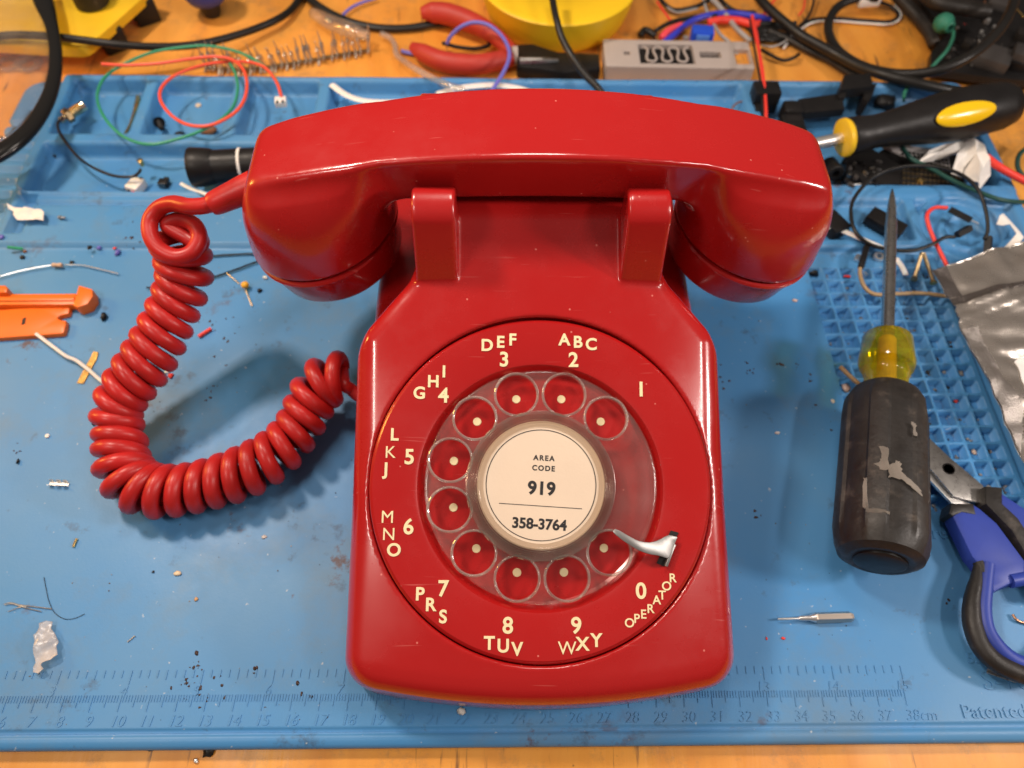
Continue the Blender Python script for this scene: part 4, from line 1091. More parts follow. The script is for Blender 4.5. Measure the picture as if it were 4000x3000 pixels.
# white connector, black connector
t_ = thing('white_wire_connector', 'white two-pin plastic connector in the long tray left of the handset', 'connector', g(532, 727))
p = g(532, 727, .3); R_ = Matrix.Translation(p) @ Matrix.Rotation(-.35, 4, 'Z')
def at_box(c, d, m, par, name, bev=.03, R_=None):
    b = MB().box(c, d, bev=bev); b.v = [((R_) @ Vector(v))[:] for v in b.v]; return link(name, b, m, par)
at_box((0, 0, 0), (.72, .82, .5), WHITEP, t_, 'shell', .05, R_)
at_box((-.16, .40, .12), (.14, .12, .3), DARK, t_, 'socket', .01, R_); at_box((.14, .40, .12), (.14, .12, .3), DARK, t_, 'socket', .01, R_)
at_box((-.15, -.42, .0), (.18, .12, .18), BLACKC, t_, 'wire_stub', .05, R_); at_box((.16, -.42, .0), (.18, .12, .18), REDW, t_, 'wire_stub', .05, R_)
t_ = thing('black_wire_connector', 'small black ribbed connector right of the white connector', 'connector', g(643, 716))
R_ = Matrix.Translation(g(640, 716, .18)) @ Matrix.Rotation(-.1, 4, 'Z')
at_box((0, 0, 0), (.50, .42, .34), BLACKP, t_, 'shell', .03, R_); at_box((.12, .22, .1), (.25, .16, .2), BLACKP, t_, 'latch', .02, R_)
for k in range(4): at_box((-.18 + k * .1, -.2, .05), (.03, .08, .26), STEEL, t_, 'contact', 0, R_)
# loupe
a0, a1 = Vector(un(748, 655, 1.0)), Vector(un(1010, 640, 1.0))
t_ = thing('black_loupe', 'stubby black eyepiece loupe wrapped in a strip of white tape behind the handset end', 'loupe', (a0.x, a0.y, 0))
LM = axis_mat(a0, a1)
link('eyecup', MB().lathe([(.7, .06), (.98, .0), (1.02, .08), (.98, .5), (.92, 1.0), (.86, 1.18), (.7, 1.22), (.5, .5), (.7, .06)], LM, 48), BLACKP, t_)
link('barrel', MB().lathe([(0, 1.18), (.83, 1.18), (.83, 3.4), (0, 3.4)], LM, 48), BLACKP, t_)
link('tape_band', MB().lathe([(.84, 2.5), (.86, 2.5), (.86, 2.64), (.84, 2.64)], LM, 48, closed=True), WHITEPAP, t_)
solo('cable_tie', MB().tube(pz(z1((1420, 1440), (1500, 1482), (1570, 1505), (1700, 1560)), .45), .10, 8, flat=.35), WHITEP, 'white cable tie end below the black loupe', 'cable tie')
solo('cable_tie', MB().tube(pz(z2((595, 665), (700, 740), (820, 785), (960, 800), (1150, 800)), .6), .20, 8, flat=.4), WHITEP, 'white cable tie in the tray behind the handset left end', 'cable tie')
solo('cable_tie', MB().tube(pz(z2((1420, 740), (1600, 690), (1850, 668), (2050, 690), (2200, 740)), .55), .22, 8, flat=.4), WHITEP, 'white cable tie curving up behind the middle of the handset', 'cable tie')
# wire loops
gw = thing('green_red_wire_loop', 'loose loop of green and orange-red wires with a white plug above the small compartments', 'wire', g(850, 400))
zw = 1.0
link('green_wire', MB().tube([un(x, y, z) for (x, y), z in zip(z1((1805, 495), (1850, 580), (1868, 700), (1830, 840), (1720, 950), (1560, 1035), (1400, 1090), (1220, 1132), (1080, 1120), (950, 1060), (840, 950), (775, 830), (768, 720), (830, 600), (980, 500), (1200, 410), (1450, 370), (1650, 362), (1880, 412), (2060, 510), (2160, 610), (2205, 720)), np.linspace(1.2, 1.0, 22))], .082, 8), mat('green_wire_light', (.03, .30, .16), .4), gw)
link('red_wire', MB().tube([un(x, y, z) for (x, y), z in zip(z1((800, 503), (1000, 512), (1250, 498), (1500, 462), (1680, 445), (1820, 468), (1910, 545), (1940, 660), (1920, 780), (1850, 880), (1720, 960), (1600, 992), (1460, 975), (1340, 900), (1262, 790), (1270, 690), (1370, 595), (1560, 520), (1750, 488), (1950, 488), (2080, 530), (2170, 640), (2212, 760)), np.linspace(1.6, 1.1, 23))], .088, 8), mat('orange_red_wire', (.85, .09, .04), .4), gw)
R_ = Matrix.Translation(un(1097, 398, .9)) @ Matrix.Rotation(.15, 4, 'Z')
at_box((0, 0, 0), (.62, .55, .36), WHITEP, gw, 'plug', .04, R_)
for k in range(2): at_box((-.15 + .3 * k, -.2, .17), (.12, .16, .06), DARK, gw, 'plug_socket', 0, R_)
# ------------------------------------------------------------------ things on the bench behind the mat
gl = thing('eyeglasses', 'thick black eyeglass rim with clear lens at the left photo edge', 'glasses', (-29.5, 33, 0))
GZ = 2.2
rimp = [(150, -60), (172, 10), (196, 80), (212, 150), (218, 220), (212, 300), (190, 380), (145, 465), (85, 535), (10, 590), (-80, 630), (-200, 650)]
link('rim', MB().tube([un(x, y, GZ) for x, y in rimp], [.62, .55, .36, .34, .36, .40, .46, .50, .55, .6, .6], 14, 8, flat=.55), mat('glossy_black_frame', (.01, .01, .01), .15), gl, sharp=0)
lp = Q(GZ, (120, -40), (165, 60), (190, 180), (192, 270), (165, 370), (110, 460), (30, 530), (-60, 570), (-200, 590), (-300, 300), (-250, -60))
link('lens', poly_sheet(lp, lambda x, y: GZ - .05 + .02 * ((x + 30) ** 2) * .1, .4, .08), LENS, gl, sharp=0)

# yellow tool plate, upper left
yp = thing('yellow_plate', 'thick yellow plastic plate with black corner feet in the upper left corner', 'plate', un(300, 191, BZ))
ZP = 1.1
link('top_plate', MB().prism(Q(ZP, (-200, 168), (0, 174), (150, 184), (300, 191), (330, 186), (352, 172), (420, 112), (500, 42), (600, -50), (300, -130), (-250, -130)), ZP - .55, ZP, bev=.08), YELLOW, yp)
for x, y, r in ((425, 138, .62), (550, 30, .62)):
    p = un(x, y, .3); link('corner_foot', MB().box((p[0], p[1] + .2, .05), (1.5, 1.2, 1.5), rz=.6, bev=.15), BLACKP, yp)
p = un(357, 30, ZP); link('knob', MB().lathe([(0, 0), (.85, 0), (1.0, .1), (1.0, 2.2), (0, 2.2)], Matrix.Translation((p[0], p[1] + .4, ZP)), 32), BLACKR, yp)
bt = thing('blue_bulb_tool', 'blue-violet rounded tool with dark foot at the top edge', 'tool', un(825, 75, BZ))
p = un(825, 75, BZ); RMx = Matrix.Translation((p[0], p[1] + .5, BZ))
link('foot', MB().lathe([(0, 0), (.5, 0), (.62, .3), (.72, .9), (0, .9)], RMx, 24), BLACKR, bt)
link('body', MB().lathe([(0, .85), (.75, .85), (1.15, 1.1), (1.4, 1.6), (1.45, 2.2), (1.3, 2.9), (.6, 3.3), (0, 3.4)], RMx, 36), BLUEP, bt)
t8 = thing('clear_figure_eight', 'clear plastic figure-eight piece on the bench beside the glasses', 'plastic piece', un(75, 255, BZ))
def fig8(x, y, z):
    a = np.hypot(x + .62, y) ; b_ = np.hypot(x - .62, y)
    d = rmin(a - .78, b_ - .78, .3); d = rmax(d, -np.minimum(a - .42, b_ - .42), .06)
    return rmax(d, np.abs(z - .12) - .12, .06)
m_ = snet(fig8, (-1.6, -1, -.1), (1.6, 1, .35), .06); p = un(75, 255, BZ); m_.v = [(q[0] + p[0], q[1] + p[1], q[2] + BZ) for q in m_.v]
link('moulding', m_, CLEARRIM, t8, sharp=0)

# black cables
def cable(name, pts, r, m, label, cat='cable', group=None, n=12, flat=1.0):
    return solo(name, MB().tube([un(*q) for q in pts], r, n, 8, flat=flat), m, label, cat, group, sharp=0)
cable('power_cable', [(-60, 148, 1.5), (40, 138, 1.6), (130, 138, 1.7), (250, 148, 1.7), (400, 167, 1.5), (520, 179, 1.2), (640, 183, .9), (760, 175, .6), (880, 150, .3), (1000, 112, 0), (1090, 72, -.1), (1145, 30, -.3), (1185, -30, -.4)], .225, BLACKC, 'black cable sweeping across the upper left over the yellow plate')
cable('power_cable', [(1180, -40, -.3), (1215, 0, -.3), (1275, 42, -.3), (1350, 78, -.35), (1430, 100, -.4), (1520, 110, -.4), (1620, 105, -.4), (1720, 85, -.4), (1850, 60, -.45)], .27, BLACKC, 'black cable from the top edge to behind the red pliers', flat=.7)
cable('thin_cable', [(2150, -60, 3.4), (2162, 20, 3.2), (2175, 80, 3.0), (2196, 150, 2.6), (2240, 230, 2.2), (2285, 292, 1.8), (2340, 350, 1.5), (2380, 420, 1.0)], .20, BLACKC, 'black cable hanging over the yellow roll and going behind the handset')
cable('thick_cable', [(2930, -50, .4), (2985, 15, .4), (3050, 75, .35), (3124, 134, .3), (3190, 172, .3), (3260, 210, .3), (3348, 256, .5), (3447, 291, .9), (3546, 317, 1.1), (3656, 342, 1.1), (3760, 362, .9), (3850, 378, .7)], .30, BLACKC, 'thick black cable running diagonally to behind the cushion grip screwdriver')
cable('thick_cable', [(3430, -10, .5), (3350, -8, .4), (3280, 22, .1), (3245, 65, -.1), (3235, 110, -.2), (3250, 165, -.1), (3290, 212, .2), (3360, 255, .5), (3450, 282, .8), (3560, 290, 1.2), (3680, 270, 1.8), (3790, 218, 2.4), (3880, 145, 2.8), (3940, 60, 3.0), (3975, -40, 3.0)], .285, BLACKC, 'thick black cable forming a wide loop in the upper right')
cable('thick_cable', [(3000, 120, -.4), (3080, 155, -.4), (3160, 198, -.4), (3240, 235, -.4), (3320, 285, -.35), (3370, 300, -.3)], .22, BLACKR, 'dull black cable lying under the diagonal thick cable')
cable('thick_cable', [(3480, -40, .2), (3540, 20, .1), (3590, 75, .0), (3630, 130, .0), (3650, 175, -.1)], .38, BLACKR, 'thickest black cable beside the green rubber boot')
cable('paired_wire', [(3050, 180, -.5), (3090, 130, -.5), (3160, 82, -.5), (3250, 72, -.5), (3380, 80, -.5), (3475, 84, -.5), (3508, 60, -.5), (3485, 28, -.4), (3430, 5, -.3), (3390, -20, -.2)], .11, BLACKC, 'black strand of the black and white pair looped in the upper right')
cable('paired_wire', [(3060, 190, -.52), (3100, 140, -.52), (3165, 92, -.52), (3250, 82, -.52), (3380, 91, -.52), (3480, 94, -.52), (3520, 62, -.52), (3495, 20, -.42)], .07, WHITEP, 'white strand of the black and white pair looped in the upper right')
p = un(3395, 10, .2); solo('white_cord_clip', MB().box((p[0], p[1] + .3, .2), (1.5, .8, .6), rz=.15, bev=.12), WHITEP, 'white clip gripping the looped cable at the top edge', 'clip')
WG = 'tangled wires behind the grey box'
for pts, r, m, lb in (
    ([(2590, 170), (2640, 130), (2690, 90), (2760, 62), (2850, 52), (2960, 66), (3010, 80)], .20, mat('blue_sleeved_wire', (.04, .05, .50), .35), 'thick blue wire arching over the tangle behind the grey box'),
    ([(2585, 150), (2610, 122), (2660, 100)], .24, mat('pink_red_sleeve', (.85, .08, .10), .35), 'pinkish red sleeve left of the blue connector'),
    ([(2765, 88), (2820, 78), (2880, 80), (2940, 95), (2965, 92)], .24, REDW, 'pinkish red sleeve right of the blue connector'),
    ([(2560, 120), (2620, 88), (2700, 70), (2800, 62)], .14, BLACKC, 'black wire beside the thick blue wire'),
    ([(2500, 140), (2520, 118), (2560, 140)], .22, BLACKC, 'stubby black wire at the corner of the grey box'),
    ([(2570, -20), (2595, 15), (2640, 40), (2720, 25), (2780, -5)], .14, BLACKC, 'black wire sagging from the top edge behind the yellow roll'),
    ([(2575, -20), (2602, 22), (2645, 48), (2725, 33)], .06, GREYW, 'grey stripe wire sagging from the top edge behind the yellow roll'),
    ([(2745, -10), (2760, 40), (2785, 90), (2815, 135), (2850, 165)], .10, GREYW, 'grey wire dropping to the back edge of the grey box'),
    ([(2755, -20), (2800, 15), (2840, 65), (2880, 115), (2930, 160)], .16, GREYW, 'thick grey wire dropping to the right end of the grey box'),
    ([(2800, -20), (2835, 20), (2880, 45), (2950, 50)], .14, BLACKC, 'black wire curling at the top edge above the blue wire'),
    ([(2565, 5), (2590, 40), (2625, 88)], .07, REDW, 'thin red wire behind the yellow roll'),
    ([(2960, 75), (2990, 50), (3010, 20), (3040, -20)], .08, REDW, 'thin red wire rising to the top edge'),
    ([(3120, 60), (3140, 30), (3145, -20)], .06, REDW, 'short red wire by the diagonal black cable'),
    ([(2930, 100), (3000, 92), (3060, 100), (3110, 90)], .16, BLACKC, 'black wire crossing under the diagonal cable'),
    ([(2960, 150), (3010, 160), (3060, 150), (3100, 120), (3160, 60), (3185, -20)], .09, BLACKC, 'thin black wire curving up to the top edge'),
    ([(2975, 178), (3020, 182), (3070, 160), (3110, 118)], .07, GREYW, 'grey wire under the diagonal cable'),
    ([(2975, 195), (3010, 215), (3060, 236), (3100, 226), (3120, 212)], .11, BLACKC, 'short forked black wire on bare wood right of the grey box')):
    cable('tangle_wire', [(x, y, -.35 + .12 * (i % 2)) for i, (x, y) in enumerate(pts)], r, m, lb, 'wire', WG)
rj2 = random.Random(5)
wb = thing('wire_bundle', 'bundle of black wires crossing under the diagonal cable right of the grey box', 'wire bundle', un(3000, 140, BZ))
for k in range(9):
    y0 = 88 + k * 8
    mb = MB().tube([un(2900 + k * 6, y0 - 5, -.5), un(2980 + rj2.uniform(-10, 10), y0 + rj2.uniform(-10, 10), -.3), un(3060 + rj2.uniform(-10, 10), y0 + rj2.uniform(-8, 16), -.45), un(3140 + rj2.uniform(-20, 10), 150 + rj2.uniform(-30, 30), -.5)], .13, 8, 6)
    link('strand', mb, BLACKC, wb)
t_ = thing('blue_terminal_block', 'small blue connector block behind the grey box', 'connector', un(2745, 140, BZ))
p = un(2745, 135, .2); at_box((0, .2, 0), (1.35, .9, 1.1), BLUEB, t_, 'block', .06, Matrix.Translation((p[0], p[1], -.1)) @ Matrix.Rotation(-.1, 4, 'Z'))
at_box((0, -.3, .2), (.8, .1, .5), mat('pale_blue_face', (.10, .25, .75), .3), t_, 'face', .02, Matrix.Translation((p[0], p[1], -.1)) @ Matrix.Rotation(-.1, 4, 'Z'))
at_box((-1.0, 0, 0), (.3, .3, .5), CHROME, t_, 'contact', .02, Matrix.Translation((p[0], p[1], -.2)))
# thin red/black pair
tp = thing('red_black_wire', 'thin twisted red and black wire pair dropping from the tangle to behind the handset', 'wire', un(2965, 250, 0))
link('red_strand', MB().tube([un(*q) for q in ((2938, 62, 1.0), (2952, 130, 1.2), (2965, 200, 1.3), (2978, 280, 1.3), (2988, 360, 1.2), (2992, 450, 1.0), (2990, 520, .8))], [.10, .13, .09, .12, .08, .1, .08], 8), REDW, tp)
link('black_strand', MB().tube([un(*q) for q in ((2930, 80, .9), (2940, 150, 1.1), (2955, 230, 1.2), (2970, 320, 1.2), (2978, 400, 1.1), (2985, 470, .9))], .07, 8), BLACKC, tp)
for q in (((2840, 470, .1), (2870, 410, .15), (2920, 392, .2), (2990, 388, .3)),):
    cable('brown_wire', q, .05, BROWNB, 'fine brown wire in the tray above the right part of the handset', 'wire', n=6)

# grey box with cut-outs
gb = thing('grey_printed_box', 'grey printed box with slots and a wavy cut-out behind the mat', 'box', un(2640, 295, BZ))
c0_, c1_ = Vector(un(2366, 258, .35)), Vector(un(2950, 268, .35)); k0 = Vector(un(2368, 152, .35))
W_ = (c1_ - c0_).length; D_ = k0.y - c0_.y; ang = math.atan2(c1_.y - c0_.y, c1_.x - c0_.x)
gu = lambda px_, py_: ((Vector(un(px_, py_, .35)) - c0_).x / math.cos(ang), (Vector(un(px_, py_, .35)) - c0_).y - (Vector(un(px_, py_, .35)) - c0_).x * math.tan(ang))
def pxr(x0, y0, x1, y1):
    a = gu(2000 + x0 * .4973, y1 * .4973); b_ = gu(2000 + x1 * .4973, y0 * .4973); return a[0], a[1], b_[0], b_[1]
wins = [pxr(878, 400, 925, 425), pxr(1480, 405, 1635, 448), pxr(1765, 385, 1855, 500)]
bigw = pxr(1010, 350, 1410, 495)
def gbox(x, y, z):
    d = rmax(rmax(np.abs(x - W_ / 2) - W_ / 2, np.abs(y - D_ / 2) - D_ / 2, .15), np.abs(z + .52) - .52, .05)
    for q in wins + [bigw]:
        r_ = rmax(np.abs(x - (q[0] + q[2]) / 2) - (q[2] - q[0]) / 2, np.abs(y - (q[1] + q[3]) / 2) - (q[3] - q[1]) / 2, .05)
        d = rmax(d, -np.maximum(r_, -.35 - z), .02)
    q = pxr(1480, 500, 1770, 500)
    return d
m_ = snet(gbox, (-.2, -.2, -1.2), (W_ + .2, D_ + .2, .15), .06)
GM = Matrix.Translation(c0_) @ Matrix.Rotation(ang, 4, 'Z')
m_.v = [(GM @ Vector(v))[:] for v in m_.v]; link('shell', m_, GREYP, gb, sharp=25)
for q in wins[:2] + [bigw]:
    b = MB().box(((q[0] + q[2]) / 2, (q[1] + q[3]) / 2, -.33), (q[2] - q[0], q[3] - q[1], .02)); b.v = [(GM @ Vector(v))[:] for v in b.v]; link('dark_opening', b, DARK, gb)
q = wins[2]; b = MB().box(((q[0] + q[2]) / 2, (q[1] + q[3]) / 2, -.33), (q[2] - q[0], q[3] - q[1], .02)); b.v = [(GM @ Vector(v))[:] for v in b.v]; link('amber_window', b, WOOD, gb)
b = MB().box((q[0] + .2, q[3] - .12, -.25), (.3, .16, .08), bev=.02); b.v = [(GM @ Vector(v))[:] for v in b.v]; link('contact', b, CHROME, gb)
x0, y0, x1, y1 = bigw; cy = (y0 + y1) / 2; hh = (y1 - y0) / 2 - .12; st = []
n_ = 3; w0 = (x1 - x0) / (n_ * 2 + .6)
st.append((x0, y1 - .15))
for k in range(n_):
    cxx = x0 + w0 * (.8 + 2 * k)
    for a in range(-40, 221, 20): st.append((cxx + .30 * w0 * 1.5 * math.cos(math.radians(180 + a - 0)), y0 + .28 + .22 * math.sin(math.radians(180 + a)))) if False else None
for k in range(n_ * 24 + 1):
    t = k / 24; st.append((x0 + .25 + (x1 - x0 - .5) * (k / (n_ * 24)) + .16 * math.sin(4 * math.pi * t), cy + hh * .85 * math.cos(2 * math.pi * t)))
b = MB().tube([(x, y, -.06) for x, y in st[1:]], .075, 8, 2); b.v = [(GM @ Vector(v))[:] for v in b.v]; link('wavy_spring', b, GREYP, gb)

# yellow bowl / spool
c_ = un(2185, 218, BZ); 
yb = thing('yellow_roll', 'large bright yellow roll lying behind the pliers at the top edge', 'roll', (c_[0], c_[1] + 4.3, BZ))
YM = Matrix.Translation((c_[0] - .05, c_[1] + 4.35, BZ))
link('roll_body', MB().lathe([(0, 0), (4.0, 0), (4.3, .12), (4.5, .5), (4.75, 1.3), (4.95, 2.2), (5.0, 2.4), (4.92, 2.47), (4.5, 2.48), (2.2, 2.48), (2.1, 2.4), (2.1, 1.2), (0, 1.2)], YM, 96), mat('bright_yellow', (.88, .56, .015), .42, var=.04, vscale=15), yb, sharp=60)

# red pliers
pl = thing('pliers', 'pliers with red rubber handles lying in front of the yellow roll', 'pliers', un(1980, 240, BZ))
link('handle_grip', MB().tube([un(*q) for q in ((1645, 52, .25), (1690, 48, .3), (1750, 55, .3), (1820, 78, .3), (1890, 112, .25), (1950, 155, .2), (2000, 205, .15))], [.35, .62, .66, .64, .58, .5, .45], 16, 8), REDR, pl, sharp=0)
link('handle_grip', MB().tube([un(*q) for q in ((1612, 183, .1), (1650, 205, .15), (1720, 236, .2), (1800, 250, .2), (1880, 250, .15), (1950, 236, .1), (1998, 224, .1))], [.3, .52, .58, .60, .58, .55, .5], 16, 8), REDR, pl, sharp=0)
link('grip_cuff', MB().tube([un(2000, 218, .1), un(2022, 218, .1)], .55, 16, 2), mat('grey_cuff', (.45, .38, .34), .6), pl)
link('spring', MB().tube([un(*q) for q in ((1728, 168, -.1), (1780, 182, -.1), (1850, 190, -.1), (1905, 180, -.1), (1910, 160, -.1))], .12, 8), BLACKP, pl)
b = MB().prism(Q(.2, (2018, 175), (2080, 172), (2180, 205), (2340, 212), (2345, 270), (2200, 285), (2100, 268), (2020, 262)), -.5, .25, bev=.1)
link('jaw', b, BLACKP, pl)
link('jaw', MB().tube([un(2030, 240, .3), un(2120, 238, .35), (un(2180, 236, .3))], [.25, .2, .1], 8), STEEL, pl)
blobthing('terminal_scrap', 2075, 282, .22, CHROME, 'bright metal scrap at the mat edge in front of the pliers', 'scrap', (1, .9, .6), .5, 41)
# violet wire
cable('violet_wire', [(1745, 172, .0), (1762, 140, .5), (1800, 105, 1.0), (1850, 88, 1.3), (1905, 97, 1.4), (1955, 135, 1.3), (1985, 185, 1.2), (1988, 230, 1.1), (1965, 285, 1.0), (1925, 350, .8), (1900, 400, .6)], .12, PURPW, 'violet wire arching over the red pliers and down to the handset', 'wire', n=8)
cable('violet_wire', [(1340, 58, -.4), (1370, 32, -.4), (1410, 12, -.4), (1470, -8, -.4)], .10, PURPW, 'short violet wire by the black cable at the top edge', 'wire', n=8)
cable('violet_wire', [(1568, 200, -.5), (1600, 208, -.5), (1640, 214, -.5)], .13, PURPW, 'violet wire end poking out left of the lower pliers handle', 'wire', n=8)
solo('clear_tube', MB().tube([un(*q) for q in ((1490, 132, -.3), (1525, 150, -.2), (1543, 180, -.1), (1550, 215, 0), (1590, 248, .3), (1650, 285, .7), (1740, 328, 1.1), (1810, 352, 1.1))], .18, 12, 8), CLEARRIM, 'bent clear plastic tube from the terminal strip to behind the handset', 'tube', sharp=0)
solo('clear_sleeve', MB().tube([un(*q) for q in ((1225, 52, -.1), (1290, 88, .1), (1360, 115, .2), (1440, 140, .1))], [.35, .45, .45, .3], 12, 8), CLEARP, 'crumpled clear plastic sleeve beside the black cable at the top', 'sleeve', sharp=0)
for (x, y, r_, lb) in ((1284, 82, .28, 'brightest yellow glint, built as a gold chip'), (1395, 113, .17, 'middle metal chip'), (1415, 155, .16, 'lowest metal chip')):  # small gold blobs standing in for glints on clear and terminal pieces
    blobthing('glint_chip', x, y, r_, GOLD, lb + ' near the clear sleeve', 'scrap', (1, .8, .6), .4, int(x))
# strip of crimp terminals
cs = thing('terminal_strip', 'coiled-up strip of upright metal crimp terminals on the bench behind the mat', 'terminal strip', un(1150, 235, BZ))
ca_ = catmull([un(*q) for q in ((812, 272, BZ), (900, 278, BZ), (1000, 276, BZ), (1100, 262, BZ), (1210, 245, BZ), (1330, 222, BZ), (1440, 205, BZ))], 12)
link('carrier_strip', MB().tube([(p.x, p.y, p.z + .15) for p in ca_], .14, 6, 1, flat=.4), BRASSD, cs)
pin_mb = None; N_ = 30
TM = mat('dull_terminal_metal', (.62, .55, .47), .32, metal=.8)
for k in range(N_):
    p = ca_[int(k * (len(ca_) - 1) / (N_ - 1))]
    m_ = MB()
    a = rj2.uniform(-.15, .15)
    M_ = Matrix.Translation((p.x, p.y, BZ)) @ Matrix.Rotation(a, 4, 'Y') @ Matrix.Rotation(rj2.uniform(-.2, .3) , 4, 'X')
    tmp = MB().box((0, 0, .55), (.17, .20, 1.0), bev=.02); tmp.tube([(0, 0, 1.0), (0.02, .02, 1.35), (0, 0, 1.75)], [.07, .045, .03], 6, 2); tmp.box((-.09, .12, .9), (.03, .1, .35)); tmp.box((.09, .12, .9), (.03, .1, .35)); tmp.box((0, -.3, .2), (.12, .4, .10))
    m_.add([(M_ @ Vector(v))[:] for v in tmp.v], tmp.f)
    link('terminal', m_, TM, cs, sharp=25)

# black board and parts in the upper right corner
bd = thing('black_circuit_board', 'black circuit board full of small parts in the upper right corner', 'circuit board', un(3800, 200, BZ))
ZB = .3
link('board', MB().prism(Q(ZB, (3540, -60), (3700, 130), (3640, 200), (3632, 268), (3900, 305), (4120, 320), (4150, -80)), ZB - .5, ZB, bev=.04), BLACKP, bd)
rb = random.Random(12)
for (x, y, sx, sy, sz_, m) in ((3860, 245, 2.0, 1.7, .7, GREYB), (3960, 250, .9, 1.2, 1.0, GREYB), (3760, 120, .5, .5, .3, BLACKP), (3850, 90, .35, .35, .3, CHROME), (3880, 110, .2, .2, .2, CHROME), (3830, 130, .2, .2, .2, CHROME), (3770, 185, .5, .5, .5, BLACKR), (3720, 200, .25, .2, .2, STEEL), (3810, 60, .3, .3, .3, BLACKR), (3900, 30, 1.5, .9, .5, GREYB), (3980, 150, .6, .8, .5, BLACKR), (3700, 230, .3, .2, .2, GREYB)):
    p = un(x, y, ZB); link('component', MB().box((p[0], p[1], ZB + sz_ / 2), (sx, sy, sz_), rz=-.5, bev=.05), m, bd)
for k in range(26):
    x = rb.uniform(3690, 3960); y = rb.uniform(20, 260); p = un(x, y, ZB)
    link('solder_joint', MB().blob((p[0], p[1], ZB + .05), rb.uniform(.05, .12), 1, .2), rb.choice([STEEL, BLACKP, BLACKP, GREYB, CHROME]), bd)
p = un(3768, 94, ZB + .2); link('red_lamp', MB().blob((p[0], p[1], ZB + .1), .12, 2, 0), REDW, bd)
p = un(3985, 215, ZB + .5); link('fan_hub', MB().lathe([(0, 0), (1.0, 0), (1.0, .5), (.8, .55), (.75, .45), (.6, .45), (.55, .6), (0, .65)], Matrix.Translation((p[0], p[1], ZB)), 32), BLACKP, bd)
solo('black_sleeve', MB().tube([un(*q) for q in ((3600, -40, 1.2), (3660, 10, 1.3), (3760, 30, 1.4), (3860, 45, 1.3))], .45, 14, 6), BLACKR, 'thick black cloth sleeve lying over the circuit board at the top edge', 'sleeve')
cable('bare_wire', [(3830, 65, 1.0), (3840, 30, 1.6), (3850, 2, 1.8)], .05, COPPER, 'bare copper wire end on the circuit board', 'wire', n=6)
cable('bare_wire', [(3950, 20, 1.3), (3975, 40, 1.4), (4000, 68, 1.4)], .06, GOLD, 'bare gold coloured wire end at the upper right corner', 'wire', n=6)
bx = thing('green_rubber_boot', 'green rubber boot with a thin green wire in the upper right', 'boot', un(3690, 105, .3))
a0, a1 = Vector(un(3680, 85, 1.2)), Vector(un(3728, 120, 1.4))
link('boot', MB().lathe([(0, -.35), (.35, -.3), (.55, -.05), (.60, .2), (.52, .48), (.34, .62), (.30, .75), (.33, .85), (.26, .9), (.16, .86), (.16, .5), (0, .5)], axis_mat(a0, a1), 32), TEAL, bx)
link('wire', MB().tube([un(*q) for q in ((3725, 122, 1.2), (3722, 150, 1.1), (3700, 195, .9), (3665, 235, .6), (3640, 262, .4), (3600, 300, .3), (3540, 350, .6), (3530, 385, .5))], .10, 8), TEAL, bx)

# black printed brackets in the right tray
br = thing('black_corner_bracket', 'small black printed block under the red and black wire in the right tray', 'bracket', g(2995, 400))
p = un(2995, 352, 1.1); link('block', MB().box((p[0], p[1], .6), (1.45, 1.1, 1.4), bev=.05), BLACKP, br)
link('leg', MB().box((p[0] - .3, p[1] - .8, .1), (.7, .6, 1.0), bev=.05), BLACKP, br)
br = thing('black_beam_bracket', 'long black printed bracket with an arm in the right tray beside the handset', 'bracket', g(3150, 440))
p = un(3095, 402, .9); link('cap_block', MB().box((p[0], p[1] - .3, .45), (1.1, 1.0, 1.1), bev=.2), BLACKP, br)
p = un(3098, 470, .7); link('socket_block', MB().box((p[0], p[1] - .2, .2), (1.2, 1.3, 1.1), bev=.05), BLACKP, br)
p = un(3098, 455, .8); link('socket_hole', MB().box((p[0], p[1] - .1, .77), (.8, .5, .02)), DARK, br)
link('arm', MB().prism(Q(.8, (3120, 385), (3290, 362), (3300, 425), (3140, 440)), .3, .8, bev=.05), BLACKP, br)
br = thing('black_arch_bracket', 'black printed arch bracket under the diagonal cable in the right tray', 'bracket', g(3360, 360))
link('arch_top', MB().prism(Q(1.2, (3298, 292), (3400, 285), (3415, 335), (3282, 350)), .55, 1.2, bev=.06), BLACKP, br)
link('arch_leg', MB().prism(Q(.9, (3275, 345), (3315, 340), (3300, 385), (3275, 385)), -.3, .95, bev=.04), BLACKP, br)
link('arch_leg', MB().prism(Q(.9, (3385, 330), (3430, 315), (3415, 360), (3395, 390), (3375, 375)), -.3, .8, bev=.04), BLACKP, br)
blobthing('black_lump', 3460, 400, .5, BLACKP, 'lumpy black piece beside the arch bracket', 'scrap', (1.2, .9, .8), .35, 51)
# black and green wires, red wire
cable('dark_green_wire', [(3520, 570, .9), (3560, 620, .9), (3630, 655, .9), (3720, 705, .8), (3810, 745, .8), (3890, 775, .8), (3960, 788, .6), (4040, 790, .2)], .12, DGREENW, 'dark green wire curving from the screwdriver grip over the tray front rim', 'wire', n=8)
cable('dark_green_wire', [(3545, 330, .4), (3535, 365, .3), (3530, 395, .2)], .09, DGREENW, 'short dark green wire in the tray behind the cushion grip', 'wire', n=8)
cable('red_lead', [(3850, 612, 1.4), (3900, 650, 1.3), (3960, 685, 1.1), (4040, 725, .9)], .20, REDW, 'thick red lead leaving the crumpled paper towards the right edge', 'wire')
cable('dark_green_wire', [(4040, 560, .3), (3985, 600, .1), (3975, 650, -.2), (4000, 690, -.4), (4060, 720, -.4)], .13, DGREENW, 'dark green loop on the bench at the right edge', 'wire', n=8)
